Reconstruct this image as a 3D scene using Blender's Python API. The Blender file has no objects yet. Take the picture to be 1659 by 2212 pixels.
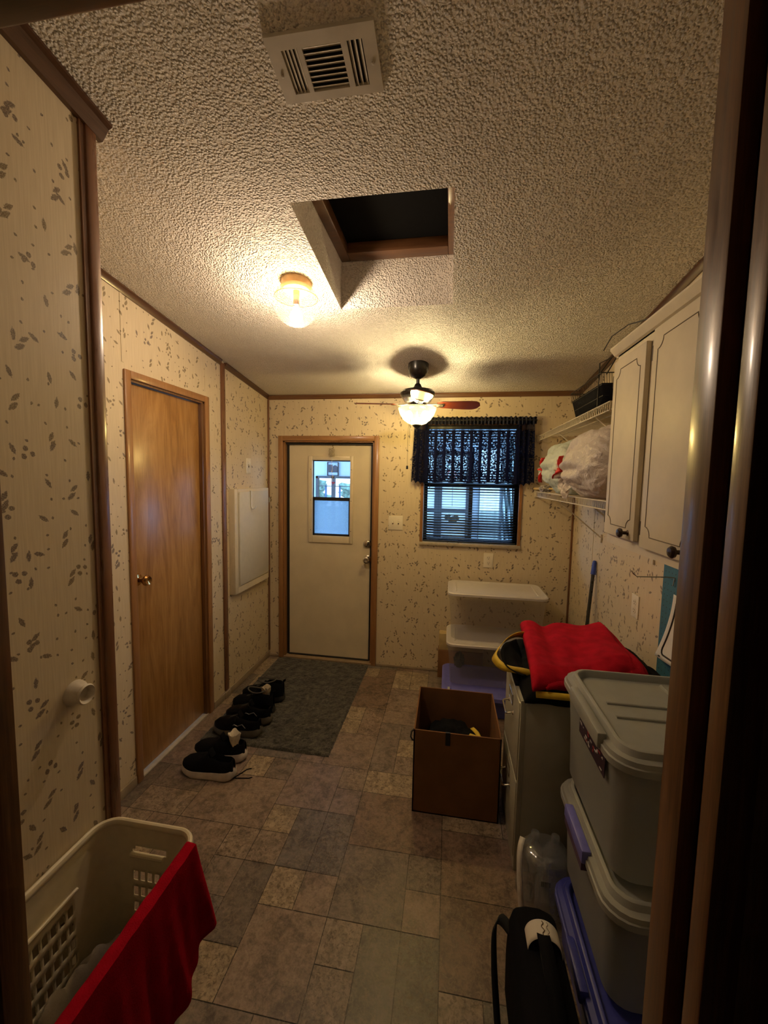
import bpy, bmesh, math, random
from math import sin, cos, pi, sqrt, radians
from mathutils import Vector, Matrix, noise
random.seed(7)
S = bpy.context.scene
C = bpy.context.collection
# ------------------------------------------------------------------ camera
F, PITCH, YAW, ROLL, CH = 870.03, -0.0832, 0.1603, 0.019, 1.5797
cam = bpy.data.objects.new('camera', bpy.data.cameras.new('camera')); C.objects.link(cam)
fwd = Vector((-sin(YAW)*cos(PITCH), cos(YAW)*cos(PITCH), sin(PITCH)))
rt = Vector((cos(YAW), sin(YAW), 0)); up = rt.cross(fwd)
r2 = rt*cos(ROLL)+up*sin(ROLL); u2 = up*cos(ROLL)-rt*sin(ROLL)
Mx = Matrix((r2, u2, -fwd)).transposed().to_4x4(); Mx.translation = (0, 0, CH)
cam.matrix_world = Mx
cam.data.sensor_fit = 'HORIZONTAL'; cam.data.sensor_width = 36; cam.data.lens = F/1659*36
cam.data.clip_start = 0.02; cam.data.clip_end = 100
S.camera = cam
# ------------------------------------------------------------------ world, exposure, added porch lights
S.view_settings.view_transform = 'Standard'; S.view_settings.look = 'None'
S.view_settings.gamma = 1; S.view_settings.exposure = 1.35; S.view_settings.use_curve_mapping = False
SKY = 1.6          # strength of the overcast sky outside
GLOBE_W, FAN_W = 190, 350     # radiance of the bulbs
wd = bpy.data.worlds.new('overcast_sky'); S.world = wd; wd.use_nodes = True
wd.node_tree.nodes['Background'].inputs[0].default_value = (.36, .62, 1, 1)
wd.node_tree.nodes['Background'].inputs[1].default_value = SKY
S.cycles.use_denoising = True
S.cycles.sample_clamp_indirect = 4
S.cycles.max_bounces = 6; S.cycles.transparent_max_bounces = 14; S.cycles.diffuse_bounces = 4; S.cycles.glossy_bounces = 3; S.cycles.transmission_bounces = 3
S.cycles.adaptive_threshold = 0.035
def area(name, loc, rot, sx, sy, power, col):
    l = bpy.data.lights.new(name, 'AREA'); l.shape = 'RECTANGLE'; l.size = sx; l.size_y = sy; l.energy = power; l.color = col
    o = bpy.data.objects.new(name, l); C.objects.link(o); o.location = loc; o.rotation_euler = rot
area('added_daylight_right', (2.35, 4.4, 1.3), (0, radians(90), 0), 2.2, 1.9, 42, (.26, .54, 1))  # unseen area light added past the porch's right end to strengthen daylight
area('added_daylight_left', (-3.15, 4.4, 1.3), (0, radians(-90), 0), 2.2, 1.9, 38, (.26, .54, 1))  # second unseen area light, added past the left porch end
# ------------------------------------------------------------------ mesh builder
class MB:
    def __init__(s): s.v = []; s.f = []; s.m = []; s.sm = []
    def add(s, vs, fs, m=0):
        b = len(s.v); s.v += [tuple(x) for x in vs]; s.f += [tuple(b+i for i in f) for f in fs]; s.m += [m]*len(fs)
    def box(s, x0, x1, y0, y1, z0, z1, m=0, bev=0, seg=2):
        s.obox(((x0+x1)/2, (y0+y1)/2, (z0+z1)/2), (x1-x0, y1-y0, z1-z0), None, m, bev, seg); return s
    def obox(s, c, d, R=None, m=0, bev=0, seg=2):
        bm = bmesh.new(); bmesh.ops.create_cube(bm, size=1)
        for v in bm.verts: v.co = Vector((v.co.x*d[0], v.co.y*d[1], v.co.z*d[2]))
        if bev > 0: bmesh.ops.bevel(bm, geom=list(bm.edges), offset=min(bev, min(map(abs, d))*.45), segments=seg, profile=.5, affect='EDGES')
        s.bm(bm, c, R, m); return s
    def bm(s, bm, c=(0, 0, 0), R=None, m=0):
        c = Vector(c); bm.verts.index_update()
        vs = [((R @ v.co) if R else v.co)+c for v in bm.verts]
        s.add(vs, [[v.index for v in f.verts] for f in bm.faces], m); bm.free()
    def prism(s, poly, ax, a, b, m=0):
        # poly in the two remaining axes (in order), extruded along ax from a to b
        def P(q, t):
            l = list(q); l.insert(ax, t); return l
        n = len(poly); vs = [P(q, a) for q in poly]+[P(q, b) for q in poly]
        fs = [list(range(n))[::-1], list(range(n, 2*n))]+[[i, (i+1) % n, n+(i+1) % n, n+i] for i in range(n)]
        s.add(vs, fs, m); return s
    def tube(s, pts, r, n=8, closed=False, m=0, cap=True, flat=1.0):
        pts = [Vector(p) for p in pts]; N = len(pts); rings = []
        rr = r if isinstance(r, (list, tuple)) else [r]*N
        up = Vector((0, 0, 1)); pu = None
        for i, p in enumerate(pts):
            if closed: t = pts[(i+1) % N]-pts[i-1]
            else: t = pts[min(i+1, N-1)]-pts[max(i-1, 0)]
            t = t.normalized() if t.length > 1e-9 else Vector((0, 0, 1))
            if pu is None: pu = t.orthogonal().normalized() if abs(t.z) > .9 else (up-t*up.dot(t)).normalized()
            else:
                q = pu-t*pu.dot(t); pu = q.normalized() if q.length > 1e-6 else t.orthogonal().normalized()
            w = t.cross(pu)
            rings.append([p+pu*(rr[i]*cos(2*pi*k/n)*flat)+w*(rr[i]*sin(2*pi*k/n)) for k in range(n)])
        vs = [v for g in rings for v in g]; fs = []
        for i in range(N if closed else N-1):
            j = (i+1) % N
            for k in range(n): fs.append([i*n+k, i*n+(k+1) % n, j*n+(k+1) % n, j*n+k])
        if cap and not closed: fs += [list(range(n))[::-1], [(N-1)*n+k for k in range(n)]]
        s.add(vs, fs, m); return s
    def lathe(s, prof, c=(0, 0, 0), n=32, R=None, m=0, cap=True, sx=1, sy=1):
        vs = []; fs = []; c = Vector(c)
        for r, z in prof:
            for k in range(n):
                q = Vector((r*cos(2*pi*k/n)*sx, r*sin(2*pi*k/n)*sy, z)); vs.append((R @ q if R else q)+c)
        for i in range(len(prof)-1):
            for k in range(n): fs.append([i*n+k, i*n+(k+1) % n, (i+1)*n+(k+1) % n, (i+1)*n+k])
        if cap:
            if prof[0][0] > 1e-6: fs.append(list(range(n))[::-1])
            if prof[-1][0] > 1e-6: fs.append([(len(prof)-1)*n+k for k in range(n)])
        s.add(vs, fs, m); return s
    def grid(s, fn, nu, nv, m=0, cu=False, skip=None, mf=None):
        vs = [fn(i/nu, j/nv) for j in range(nv+1) for i in range(nu+(0 if cu else 1))]
        W = nu+(0 if cu else 1); b = len(s.v); s.v += [tuple(x) for x in vs]
        for j in range(nv):
            for i in range(nu):
                if skip and skip(i, j): continue
                a = j*W+i; c = j*W+(i+1) % W
                s.f.append((b+a, b+c, b+c+W, b+a+W)); s.m.append(mf(i, j) if mf else m)
        return s
    def loft(s, secs, m=0, seg=5, cap=(1, 1)):
        # secs: (z, x0, x1, y0, y1, radius) rounded rectangles
        rings = []
        for (z, x0, x1, y0, y1, r) in secs:
            r = min(r, (x1-x0)/2-1e-4, (y1-y0)/2-1e-4); g = []
            for (cx, cy, a0) in ((x1-r, y1-r, 0), (x0+r, y1-r, pi/2), (x0+r, y0+r, pi), (x1-r, y0+r, 1.5*pi)):
                for k in range(seg+1):
                    a = a0+k/seg*pi/2; g.append((cx+r*cos(a), cy+r*sin(a), z))
            rings.append(g)
        n = len(rings[0]); vs = [v for g in rings for v in g]; fs = []
        for i in range(len(rings)-1):
            for k in range(n): fs.append([i*n+k, i*n+(k+1) % n, (i+1)*n+(k+1) % n, (i+1)*n+k])
        if cap[0]: fs.append(list(range(n))[::-1])
        if cap[1]: fs.append([(len(rings)-1)*n+k for k in range(n)])
        s.add(vs, fs, m); return s
    def build(s, name, mats, parent=None, smooth=35, solid=0, sub=0):
        me = bpy.data.meshes.new(name); off = parent_origin(parent)
        me.from_pydata([(v[0]-off[0], v[1]-off[1], v[2]-off[2]) for v in s.v], [], s.f)
        if not isinstance(mats, (list, tuple)): mats = [mats]
        for mt in mats: me.materials.append(mt)
        me.polygons.foreach_set('material_index', s.m); me.update()
        b = bmesh.new(); b.from_mesh(me); bmesh.ops.recalc_face_normals(b, faces=b.faces); b.to_mesh(me); b.free()
        if smooth: me.shade_smooth(); me.set_sharp_from_angle(angle=radians(smooth))
        o = bpy.data.objects.new(name, me); C.objects.link(o)
        if parent: o.parent = parent
        if solid:
            q = o.modifiers.new('thick', 'SOLIDIFY'); q.thickness = solid; q.offset = 0
        if sub:
            q = o.modifiers.new('sub', 'SUBSURF'); q.levels = sub; q.render_levels = sub
        return o
def parent_origin(p):
    o = Vector((0, 0, 0))
    while p: o += Vector(p.location); p = p.parent
    return o
def tag(o, label=None, cat=None, group=None, kind=None):
    if label: o['label'] = label
    if cat: o['category'] = cat
    if group: o['group'] = group
    if kind: o['kind'] = kind
    return o
def thing(name, loc, label=None, cat=None, group=None, kind=None):
    o = bpy.data.objects.new(name, None); C.objects.link(o); o.location = loc; o.empty_display_size = .05
    return tag(o, label, cat, group, kind)
def struct(mb, name, mats, label=None, smooth=35, **k):
    return tag(mb.build(name, mats, None, smooth, **k), label, None, None, 'structure')
def copy_tree(o, parent=None):
    c = o.copy(); C.objects.link(c); c.parent = parent
    for ch in list(o.children): copy_tree(ch, c)
    return c
# ------------------------------------------------------------------ materials
class N:
    def __init__(s, name):
        s.mat = bpy.data.materials.new(name); s.mat.use_nodes = True; s.t = s.mat.node_tree; s.t.nodes.clear()
        s.out = s.t.nodes.new('ShaderNodeOutputMaterial')
    def n(s, ty, props=None, **ins):
        nd = s.t.nodes.new('ShaderNode'+ty)
        for k, v in (props or {}).items(): setattr(nd, k, v)
        for k, v in ins.items():
            k = int(k[1:]) if k[0] == '_' and k[1:].isdigit() else k.replace('_', ' ')
            s.set(nd.inputs[k], v)
        return nd
    def set(s, inp, v):
        if isinstance(v, bpy.types.NodeSocket): s.t.links.new(v, inp)
        elif isinstance(v, bpy.types.Node): s.t.links.new(v.outputs[0], inp)
        elif isinstance(v, (tuple, list)) and len(v) == 3 and inp.type == 'RGBA': inp.default_value = (*v, 1)
        else: inp.default_value = v
    def m(s, op, a, b=0.0, c=0.0, clamp=False):
        nd = s.n('Math', {'operation': op, 'use_clamp': clamp}, _0=a, _1=b); s.set(nd.inputs[2], c); return nd.outputs[0]
    def ramp(s, f, stops):
        nd = s.n('ValToRGB', None, _0=f); e = nd.color_ramp.elements
        while len(e) < len(stops): e.new(.5)
        for q, (p, c) in zip(e, stops): q.position = p; q.color = (*c, 1) if len(c) == 3 else c
        return nd.outputs[0]
    def mix(s, f, a, b, bt='MIX'):
        nd = s.n('Mix', {'data_type': 'RGBA', 'blend_type': bt}); s.set(nd.inputs[0], f); s.set(nd.inputs[6], a); s.set(nd.inputs[7], b); return nd.outputs[2]
    def maprange(s, v, a, b, c=0.0, d=1.0, sm=True):
        nd = s.n('MapRange', {'interpolation_type': 'SMOOTHSTEP' if sm else 'LINEAR'}); 
        for i, x in enumerate((v, a, b, c, d)): s.set(nd.inputs[i], x)
        return nd.outputs[0]
    def co(s, kind='Object', sc=(1, 1, 1), rot=(0, 0, 0)):
        g = s.n('TexCoord').outputs[kind]
        return s.n('Mapping', None, Vector=g, Scale=sc, Rotation=rot).outputs[0]
    def pos(s, sc=(1, 1, 1)):
        return s.n('Mapping', None, Vector=s.n('NewGeometry').outputs['Position'], Scale=sc).outputs[0]
    def noise(s, v, sc=5, det=3, rough=.5, dist=0):
        return s.n('TexNoise', None, Vector=v, Scale=sc, Detail=det, Roughness=rough, Distortion=dist).outputs[0]
    def bump(s, h, st=.5, d=.01):
        return s.n('Bump', None, Height=h, Strength=st, Distance=d).outputs[0]
    def pbsdf(s, col, rough=.5, metal=0, nrm=None, **k):
        ins = dict(Base_Color=col, Roughness=rough, Metallic=metal); ins.update(k)
        b = s.n('BsdfPrincipled', None, **ins)
        if nrm is not None: s.set(b.inputs['Normal'], nrm)
        return b
    def end(s, sh):
        s.set(s.out.inputs[0], sh); return s.mat
def mat(name, col, rough=.5, metal=0, var=.12, nsc=30, bump=0, bsc=200, coat=0, spec=.5, sheen=0, bd=.002):
    q = N(name); p = q.pos()
    f = q.noise(p, nsc, 4); k = q.maprange(f, .25, .75, 1-var, 1+var)
    c = q.n('VectorMath', {'operation': 'SCALE'}, _0=tuple(col)); q.set(c.inputs['Scale'], k)
    nr = q.bump(q.noise(p, bsc, 3), bump, bd) if bump else None
    return q.end(q.pbsdf(c.outputs[0], q.maprange(f, .2, .8, max(0, rough-.05), rough+.05), metal, nr, Coat_Weight=coat, Coat_Roughness=.32, Specular_IOR_Level=spec, Sheen_Weight=sheen))
def wood(name, a, b, axis=2, rough=.32, coat=.3, sc=1.0, stretch=22):
    q = N(name); s3 = [stretch*sc]*3; s3[axis] = 1.3*sc
    p = q.pos(tuple(s3)); f = q.noise(p, 3.0, 6, .62, .6)
    s4 = [x*6 for x in s3]; g = q.noise(q.pos(tuple(s4)), 3, 3)
    k = q.m('ADD', q.m('MULTIPLY', f, .75), q.m('MULTIPLY', g, .25))
    c = q.ramp(k, [(.32, a), (.50, tuple((x+y)/2 for x, y in zip(a, b))), (.68, b)])
    return q.end(q.pbsdf(c, q.maprange(k, .3, .7, rough, rough+.12), 0, q.bump(k, .15, .001), Coat_Weight=coat, Coat_Roughness=.15))
def wallpaper(axis):
    q = N('leaf_wallpaper_'+'xy'[axis]); P = q.n('NewGeometry').outputs['Position']
    sp = q.n('SeparateXYZ', None, _0=P); u = sp.outputs[axis]; v = sp.outputs[2]
    base = q.n('CombineXYZ', None, _0=u, _1=v).outputs[0]
    rag = q.n('TexNoise', {'noise_dimensions': '2D'}, Vector=base, Scale=230, Detail=2).outputs[0]
    rag = q.m('MULTIPLY', q.m('SUBTRACT', rag, .5), 1.0)
    masks = []; tint = None
    def layer(cell, seed, parts, ang, var, gate):
        nonlocal tint
        vec = q.n('Mapping', None, Vector=base, Scale=(1/cell, 1/cell, 1), Location=(seed*3.1, seed*1.7, 0)).outputs[0]
        vo = q.n('TexVoronoi', {'voronoi_dimensions': '2D', 'feature': 'F1'}, Vector=vec, Scale=1.0, Randomness=.75)
        cl = q.n('SeparateColor', None, _0=vo.outputs['Color'])
        d = q.n('VectorMath', {'operation': 'SUBTRACT'}, _0=vec, _1=vo.outputs['Position']).outputs[0]
        an = q.m('ADD', q.m('MULTIPLY', q.m('SUBTRACT', cl.outputs[0], .5), var), ang)
        rv = q.n('VectorRotate', {'rotation_type': 'Z_AXIS'}, Vector=d, Angle=an).outputs[0]
        xy = q.n('SeparateXYZ', None, _0=rv)
        for (ox, oy, a, b, lens) in parts:
            x = q.m('ABSOLUTE', q.m('DIVIDE', q.m('SUBTRACT', xy.outputs[0], ox/cell), a/cell)); y = q.m('ABSOLUTE', q.m('DIVIDE', q.m('SUBTRACT', xy.outputs[1], oy/cell), b/cell))
            e = q.m('ADD', q.m('MULTIPLY', x, x), y if lens else q.m('MULTIPLY', y, y))
            e = q.m('ADD', e, rag)
            g = q.m('GREATER_THAN', cl.outputs[1], gate)
            masks.append(q.m('MULTIPLY', q.maprange(e, .75, 1.15, 1.0, 0.0), g))
        if tint is None: tint = cl.outputs[2]
    layer(.15, 1, [(.0, .0, .0070, .0060, 0), (.018, .009, .0070, .0056, 0), (.015, -.012, .0072, .0058, 0)], .9, 1.6, .35)
    layer(.125, 2, [(0, 0, .0150, .0066, 1), (.019, .011, .0135, .0060, 1)], -.9, 1.0, .22)
    layer(.085, 3, [(0, 0, .0150, .0056, 1)], 1.0, 1.4, .35)
    layer(.045, 4, [(0, 0, .0046, .0032, 1)], .5, 3, .45)
    M = masks[0]
    for k in masks[1:]: M = q.m('MAXIMUM', M, k)
    M = q.m('MULTIPLY', M, q.maprange(q.n('TexNoise', {'noise_dimensions': '2D'}, Vector=base, Scale=420, Detail=1).outputs[0], .3, .6, .55, .95))
    st = q.n('TexNoise', None, Vector=q.n('Mapping', None, Vector=base, Scale=(260, 9, 1)).outputs[0], Scale=1.0, Detail=2).outputs[0]
    cream = q.ramp(st, [(.3, (.63, .52, .35)), (.7, (.71, .60, .42))])
    leaf = q.mix(tint, (.125, .088, .090), (.185, .128, .058))
    col = q.mix(M, cream, leaf)
    return q.end(q.pbsdf(col, .42, 0, q.bump(st, .12, .001), Specular_IOR_Level=.45))
WPX, WPY = wallpaper(1), wallpaper(0)     # for walls facing x (pattern in y,z) and for walls facing y
def popcorn(name, amt=1.0):
    q = N(name); p = q.pos()
    w = q.n('TexNoise', None, Vector=p, Scale=60, Detail=2).outputs[0]
    n1 = q.noise(p, 140, 2.0, .5, 0)
    n2 = q.maprange(n1, .42, .60)
    vo = q.n('TexVoronoi', None, Vector=p, Scale=118).outputs[0]
    h = q.m('ADD', q.m('MULTIPLY', n2, .22), q.m('MULTIPLY', q.maprange(vo, .15, .60, 1.0, 0.0), .85))
    c = q.mix(w, (.78, .71, .62), (.86, .79, .70))
    return q.end(q.pbsdf(c, .9, 0, q.bump(h, 1.0, .0065*amt), Specular_IOR_Level=.15))
POP = popcorn('popcorn_ceiling'); POP2 = popcorn('popcorn_shaft', .7)
TRIM = wood('dark_crown_wood', (.055, .022, .009), (.12, .050, .020), 1, .3, .4)  # darker copy of the crown wood, shade of the unlit near crown in its colour
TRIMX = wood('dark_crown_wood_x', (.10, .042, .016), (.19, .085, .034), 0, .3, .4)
TRIMV = wood('reddish_batten_wood', (.15, .060, .026), (.23, .10, .045), 2, .25, .5)
CASE = wood('oak_casing_wood', (.27, .125, .045), (.40, .20, .075), 2, .3, .3)
CASEX = wood('oak_casing_wood_x', (.27, .125, .045), (.40, .20, .075), 0, .3, .3)
JAMB = wood('stained_jamb_wood', (.075, .030, .010), (.25, .115, .042), 2, .28, .3, stretch=30)
def doorwood():
    q = N('golden_veneer'); p = q.pos((9, 9, 1.1)); w = q.noise(p, 1.6, 5, .6, 2.2)
    fine = q.noise(q.pos((120, 120, 5)), 2, 3); k = q.m('ADD', q.m('MULTIPLY', w, .7), q.m('MULTIPLY', fine, .3))
    c = q.ramp(k, [(.33, (.25, .112, .028)), (.5, (.38, .19, .055)), (.66, (.47, .26, .088))])
    return q.end(q.pbsdf(c, .34, 0, q.bump(k, .1, .001), Coat_Weight=.35, Coat_Roughness=.22))
GOLD = doorwood()
CREAM = mat('cream_paint', (.70, .61, .44), .38, var=.04, nsc=8)
CREAM2 = mat('cream_plastic', (.72, .63, .46), .35, var=.03)
WHITE = mat('white_plastic', (.78, .76, .72), .35, var=.03)
CABM = mat('cream_laminate', (.68, .60, .46), .50, var=.05, nsc=14)
GROOVE = mat('dark_groove', (.10, .065, .035), .6)
BLACK = mat('black_metal', (.012, .011, .010), .35, .0, coat=.3)
BLK = mat('black_fabric', (.006, .006, .008), .9, bump=.4, bsc=500, spec=.12)
BLK2 = mat('black_frame', (.015, .014, .013), .5)
CHROME = mat('satin_nickel', (.62, .58, .52), .18, 1, var=.03)
BRASS = mat('antique_brass', (.55, .32, .12), .14, 1, var=.05)
STEEL = mat('dull_steel', (.45, .42, .36), .3, .9)
REDF = mat('red_fleece', (.42, .008, .022), .95, bump=.6, bsc=260, nsc=20, var=.2, spec=.1)
REDT = mat('red_terry', (.36, .004, .016), .95, bump=.8, bsc=300, spec=.05)
REDP = mat('red_plastic', (.65, .02, .015), .3)
YEL = mat('yellow_webbing', (.70, .48, .03), .6, bump=.2)
CARD = mat('brown_cardboard', (.23, .112, .048), .85, var=.1, nsc=9, bump=.1, spec=.15)
CARD2 = mat('tan_cardboard', (.55, .42, .20), .8, var=.08, spec=.15)
FILE = mat('putty_steel', (.40, .385, .305), .42, .0, var=.05, nsc=12)
GREYP = mat('grey_plastic', (.34, .345, .31), .45, var=.06, nsc=16)
BLUEP = mat('blue_plastic', (.055, .065, .36), .38, var=.1)
PURP = mat('violet_plastic', (.17, .17, .58), .4, var=.08)
RUGM = mat('rug_backing', (.07, .065, .055), .95)
def seethru(name, col, alpha, rough=.3, tr=.35, gl=(.05, .10)):
    q = N(name); f = q.noise(q.pos(), 9, 3)
    d = q.n('BsdfDiffuse', None, Color=col); t = q.n('BsdfTranslucent', None, Color=col); g = q.n('BsdfGlossy', None, Color=(.9, .9, .9), Roughness=rough)
    a = q.n('MixShader', None, Fac=tr); q.set(a.inputs[1], d); q.set(a.inputs[2], t)
    b = q.n('MixShader', None, Fac=q.maprange(f, .3, .7, *gl)); q.set(b.inputs[1], a); q.set(b.inputs[2], g)
    e = q.n('MixShader', None, Fac=alpha); q.set(e.inputs[1], q.n('BsdfTransparent', None, Color=(1, 1, 1))); q.set(e.inputs[2], b)
    return q.end(e)
CLEARB = seethru('clear_box_plastic', (.62, .60, .60), .19)
MILKY = seethru('milky_bin_plastic', (.46, .47, .44), .80)
WRAP = seethru('clear_wrap', (.62, .66, .68), .30, .10, .35, (.25, .45))
BOTTLE = seethru('bottle_plastic', (.6, .65, .7), .30, .06, .35, (.3, .5))
def glass(name, tint=(1, 1, 1), ref=.06, frost=0, fcol=(.8, .85, .9)):
    q = N(name); t = q.n('BsdfTransparent', None, Color=tint); g = q.n('BsdfGlossy', None, Color=(1, 1, 1), Roughness=.03)
    f = q.n('MixShader', None, Fac=ref); q.set(f.inputs[1], t); q.set(f.inputs[2], g); sh = f
    if frost:
        nz = q.maprange(q.noise(q.pos(), 260, 3), .35, .65, frost*.75, min(1, frost*1.05))
        tl = q.n('BsdfTranslucent', None, Color=fcol); sh = q.n('MixShader', None, Fac=nz); q.set(sh.inputs[1], f); q.set(sh.inputs[2], tl)
    return q.end(sh)
GLASS = glass('window_glass'); FROST = glass('obscure_glass', frost=.85, fcol=(.46, .50, .53)); PORCHFROST = glass('sheer_shade', frost=.8)
def lampglass(name, tint, tcol, ftr):
    q = N(name); t = q.n('BsdfTransparent', None, Color=tint); d = q.n('BsdfTranslucent', None, Color=tcol); g = q.n('BsdfGlossy', None, Roughness=.08)
    rib = q.n('TexWave', {'wave_type': 'RINGS', 'rings_direction': 'Z'}, Vector=q.n('TexCoord').outputs['Object'], Scale=1.0).outputs[0]
    a = q.n('MixShader', None, Fac=ftr); q.set(a.inputs[1], t); q.set(a.inputs[2], d)
    b = q.n('MixShader', None, Fac=.08); q.set(b.inputs[1], a); q.set(b.inputs[2], g)
    return q.end(b)
GLOBEG = lampglass('clear_ribbed_globe', (.98, .96, .92), (.8, .75, .65), .014)
GLOBEB = lampglass('amber_globe_band', (1, .88, .60), (.9, .7, .35), .03)
BOWLG = lampglass('frosted_amber_bowl', (1, .86, .50), (.13, .105, .05), .62)
def emis(name, col, st):
    q = N(name); return q.end(q.n('Emission', None, Color=col, Strength=st))
BULB1 = emis('warm_bulb', (1, .79, .59), GLOBE_W); BULB2 = emis('yellow_bulb', (1, .82, .45), FAN_W)
LH, DD, LX, RX = 2.2513, 3.2436, -1.5298, .9373
SL = .1249
def ceil(y): return LH+SL*(DD-y)
# ================================================================== STRUCTURE
# floor: printed vinyl tiles on a measured grid
def floor():
    XL = {}; x0, dx = .015, .1337
    X = lambda i: x0+dx*i
    rows = {-2: .989, -1: 1.137, 0: 1.28, 1: 1.43, 2: 1.577, 3: 1.722, 4: 1.875, 5: 2.027, 6: 2.166, 7: 2.319, 8: 2.462, 9: 2.61, 10: 2.757, 11: 2.905, 12: 3.047, 13: 3.19}
    Y = lambda j: rows.get(j, 1.28+.1475*j)
    A = dict(tan=(.27, .185, .125), gray=(.205, .150, .108), green=(.175, .14, .098), dark=(.145, .108, .080), blue=(.175, .140, .112), lite=(.38, .275, .165), pink=(.255, .178, .138), brown=(.205, .130, .082), mot=(.28, .20, .135))
    T = [(-5, -3, -2, 0, 'tan', 0), (-5, -4, 0, 1, 'lite', 1), (-4, -3, 0, 1, 'tan', 0), (-6, -5, -1, 1, 'dark', 0), (-7, -6, 0, 1, 'gray', 0), (-7, -6, -1, 0, 'blue', 1),
         (-6, -5, -2, -1, 'lite', 1), (-3, -2, -1, 0, 'mot', 1), (-3, -2, -3, -1, 'mot', 1), (-2, -1, -2, 0, 'green', 0), (-1, 0, -2, 0, 'green', 1), (0, 2, -1, 1, 'brown', 0), (0, 1, -2, -1, 'mot', 1),
         (1, 2, -3, -1, 'green', 0), (-3, -1, 0, 2, 'gray', 0), (-1, 0, 1, 2, 'gray', 1), (-1, 0, 0, 1, 'tan', 0), (0, 3, 1, 3, 'brown', 0), (0, 2, 3, 4, 'lite', 1), (-5, -4, 1, 3, 'blue', 0),
         (-4, -3, 1, 3, 'blue', 1), (-6, -5, 2, 3, 'lite', 1), (-7, -6, 1, 2, 'mot', 1), (-6, -5, 1, 2, 'mot', 1), (-9, -6, 2, 4, 'tan', 0), (-6, -4, 3, 5, 'pink', 0), (-7, -6, 4, 5, 'gray', 0), (-8, -7, 4, 5, 'lite', 1),
         (-4, -3, 4, 5, 'mot', 1), (-4, -3, 3, 4, 'pink', 0), (-3, -1, 4, 5, 'lite', 1), (-3, 0, 2, 4, 'brown', 0), (-9, -7, 0, 2, 'tan', 0), (-10, -9, 1, 2, 'tan', 0), (-11, -10, 1, 2, 'mot', 1), (-11, -9, 2, 3, 'mot', 1),
         (-11, -9, 3, 4, 'gray', 1), (-5, -4, 12, 13, 'lite', 1), (-4, -3, 12, 13, 'brown', 1), (-5, -3, 9, 12, 'brown', 0), (-3, -2, 11, 13, 'lite', 0), (-2, -1, 11, 13, 'lite', 1), (-3, -1, 9, 11, 'tan', 0), (-5, -4, 8, 9, 'lite', 1),
         (-5, -4, 7, 8, 'lite', 1), (-4, -3, 7, 9, 'tan', 1), (-3, -1, 8, 9, 'tan', 0), (-3, -2, 5, 8, 'gray', 0), (-2, -1, 7, 8, 'gray', 1), (-2, -1, 6, 7, 'lite', 1), (-2, -1, 5, 6, 'mot', 1), (-5, -3, 5, 7, 'tan', 0), (-6, -5, 5, 6, 'pink', 0),
         (-12, -10, 4, 6, 'pink', 0), (-10, -8, 4, 5, 'pink', 0), (-10, -8, 5, 7, 'pink', 0), (-12, -10, 6, 8, 'tan', 0), (-12, -11, 8, 9, 'lite', 1), (-11, -10, 9, 11, 'lite', 0), (-6, -4, -4, -2, 'gray', 0), (-4, -3, -4, -2, 'tan', 0)]
    used = {}
    for t in T:
        for i in range(t[0], t[1]):
            for j in range(t[2], t[3]): used[(i, j)] = 1
    rnd = random.Random(5); keys = list(A)
    for j in range(-18, 14):
        for i in range(-13, 9):
            if (i, j) in used: continue
            w, h = rnd.choice([(1, 1), (2, 2), (1, 2), (2, 1), (2, 2), (3, 2)])
            while w > 1 and any((i+a, j+b) in used or i+a > 8 for a in range(w) for b in range(h)): w -= 1
            while h > 1 and any((i+a, j+b) in used or j+b > 13 for a in range(w) for b in range(h)): h -= 1
            for a in range(w):
                for b in range(h): used[(i+a, j+b)] = 1
            k = rnd.choice(keys); T.append((i, i+w, j, j+h, k, 1 if k in ('lite', 'mot') or rnd.random() < .3 else 0))
    vs = [(-3, -1.6, 0), (3, -1.6, 0), (3, 3.3, 0), (-3, 3.3, 0), (-3, -1.6, -.1), (3, -1.6, -.1), (3, 3.3, -.1), (-3, 3.3, -.1)]
    vs = [(a, b, c-.0012) for a, b, c in vs]
    fs = [(0, 1, 2, 3), (7, 6, 5, 4), (0, 4, 5, 1), (1, 5, 6, 2), (2, 6, 7, 3), (3, 7, 4, 0)]
    cols = [(.05, .038, .026, -1)]*6
    for (a, b, c, d, k, mo) in T:
        g = .0016; n = len(vs)
        x1, x2, y1, y2 = X(a)+g, X(b)-g, Y(c)+g, Y(d)-g
        vs += [(x1, y1, 0), (x2, y1, 0), (x2, y2, 0), (x1, y2, 0)]; fs.append((n, n+1, n+2, n+3))
        v = rnd.uniform(.92, 1.08); cc = A[k]; cols.append((cc[0]*v*.93, cc[1]*v*.99, cc[2]*v*1.10, mo))
    me = bpy.data.meshes.new('floor'); me.from_pydata(vs, [], fs)
    at = me.attributes.new('tile', 'FLOAT_COLOR', 'FACE')
    for i, c in enumerate(cols): at.data[i].color = c
    q = N('vinyl_tile'); a = q.n('Attribute', {'attribute_name': 'tile'}); p = q.pos()
    n1 = q.noise(p, 9, 5, .6, 1.0); n2 = q.noise(p, 42, 6, .68, .5); n3 = q.noise(p, 130, 4, .6)
    k = q.maprange(q.m('ADD', q.m('ADD', q.m('MULTIPLY', n1, .4), q.m('MULTIPLY', n2, .4)), q.m('MULTIPLY', n3, .2)), .36, .64, .50, 1.50)
    c = q.n('VectorMath', {'operation': 'SCALE'}, _0=a.outputs['Color']); q.set(c.inputs['Scale'], k)
    spots = q.m('MULTIPLY', q.maprange(q.noise(p, 70, 5, .7, .6), .52, .60), q.m('MULTIPLY', a.outputs['Alpha'], .62), clamp=True)
    c2 = q.mix(spots, c.outputs[0], (.075, .045, .022))
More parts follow.
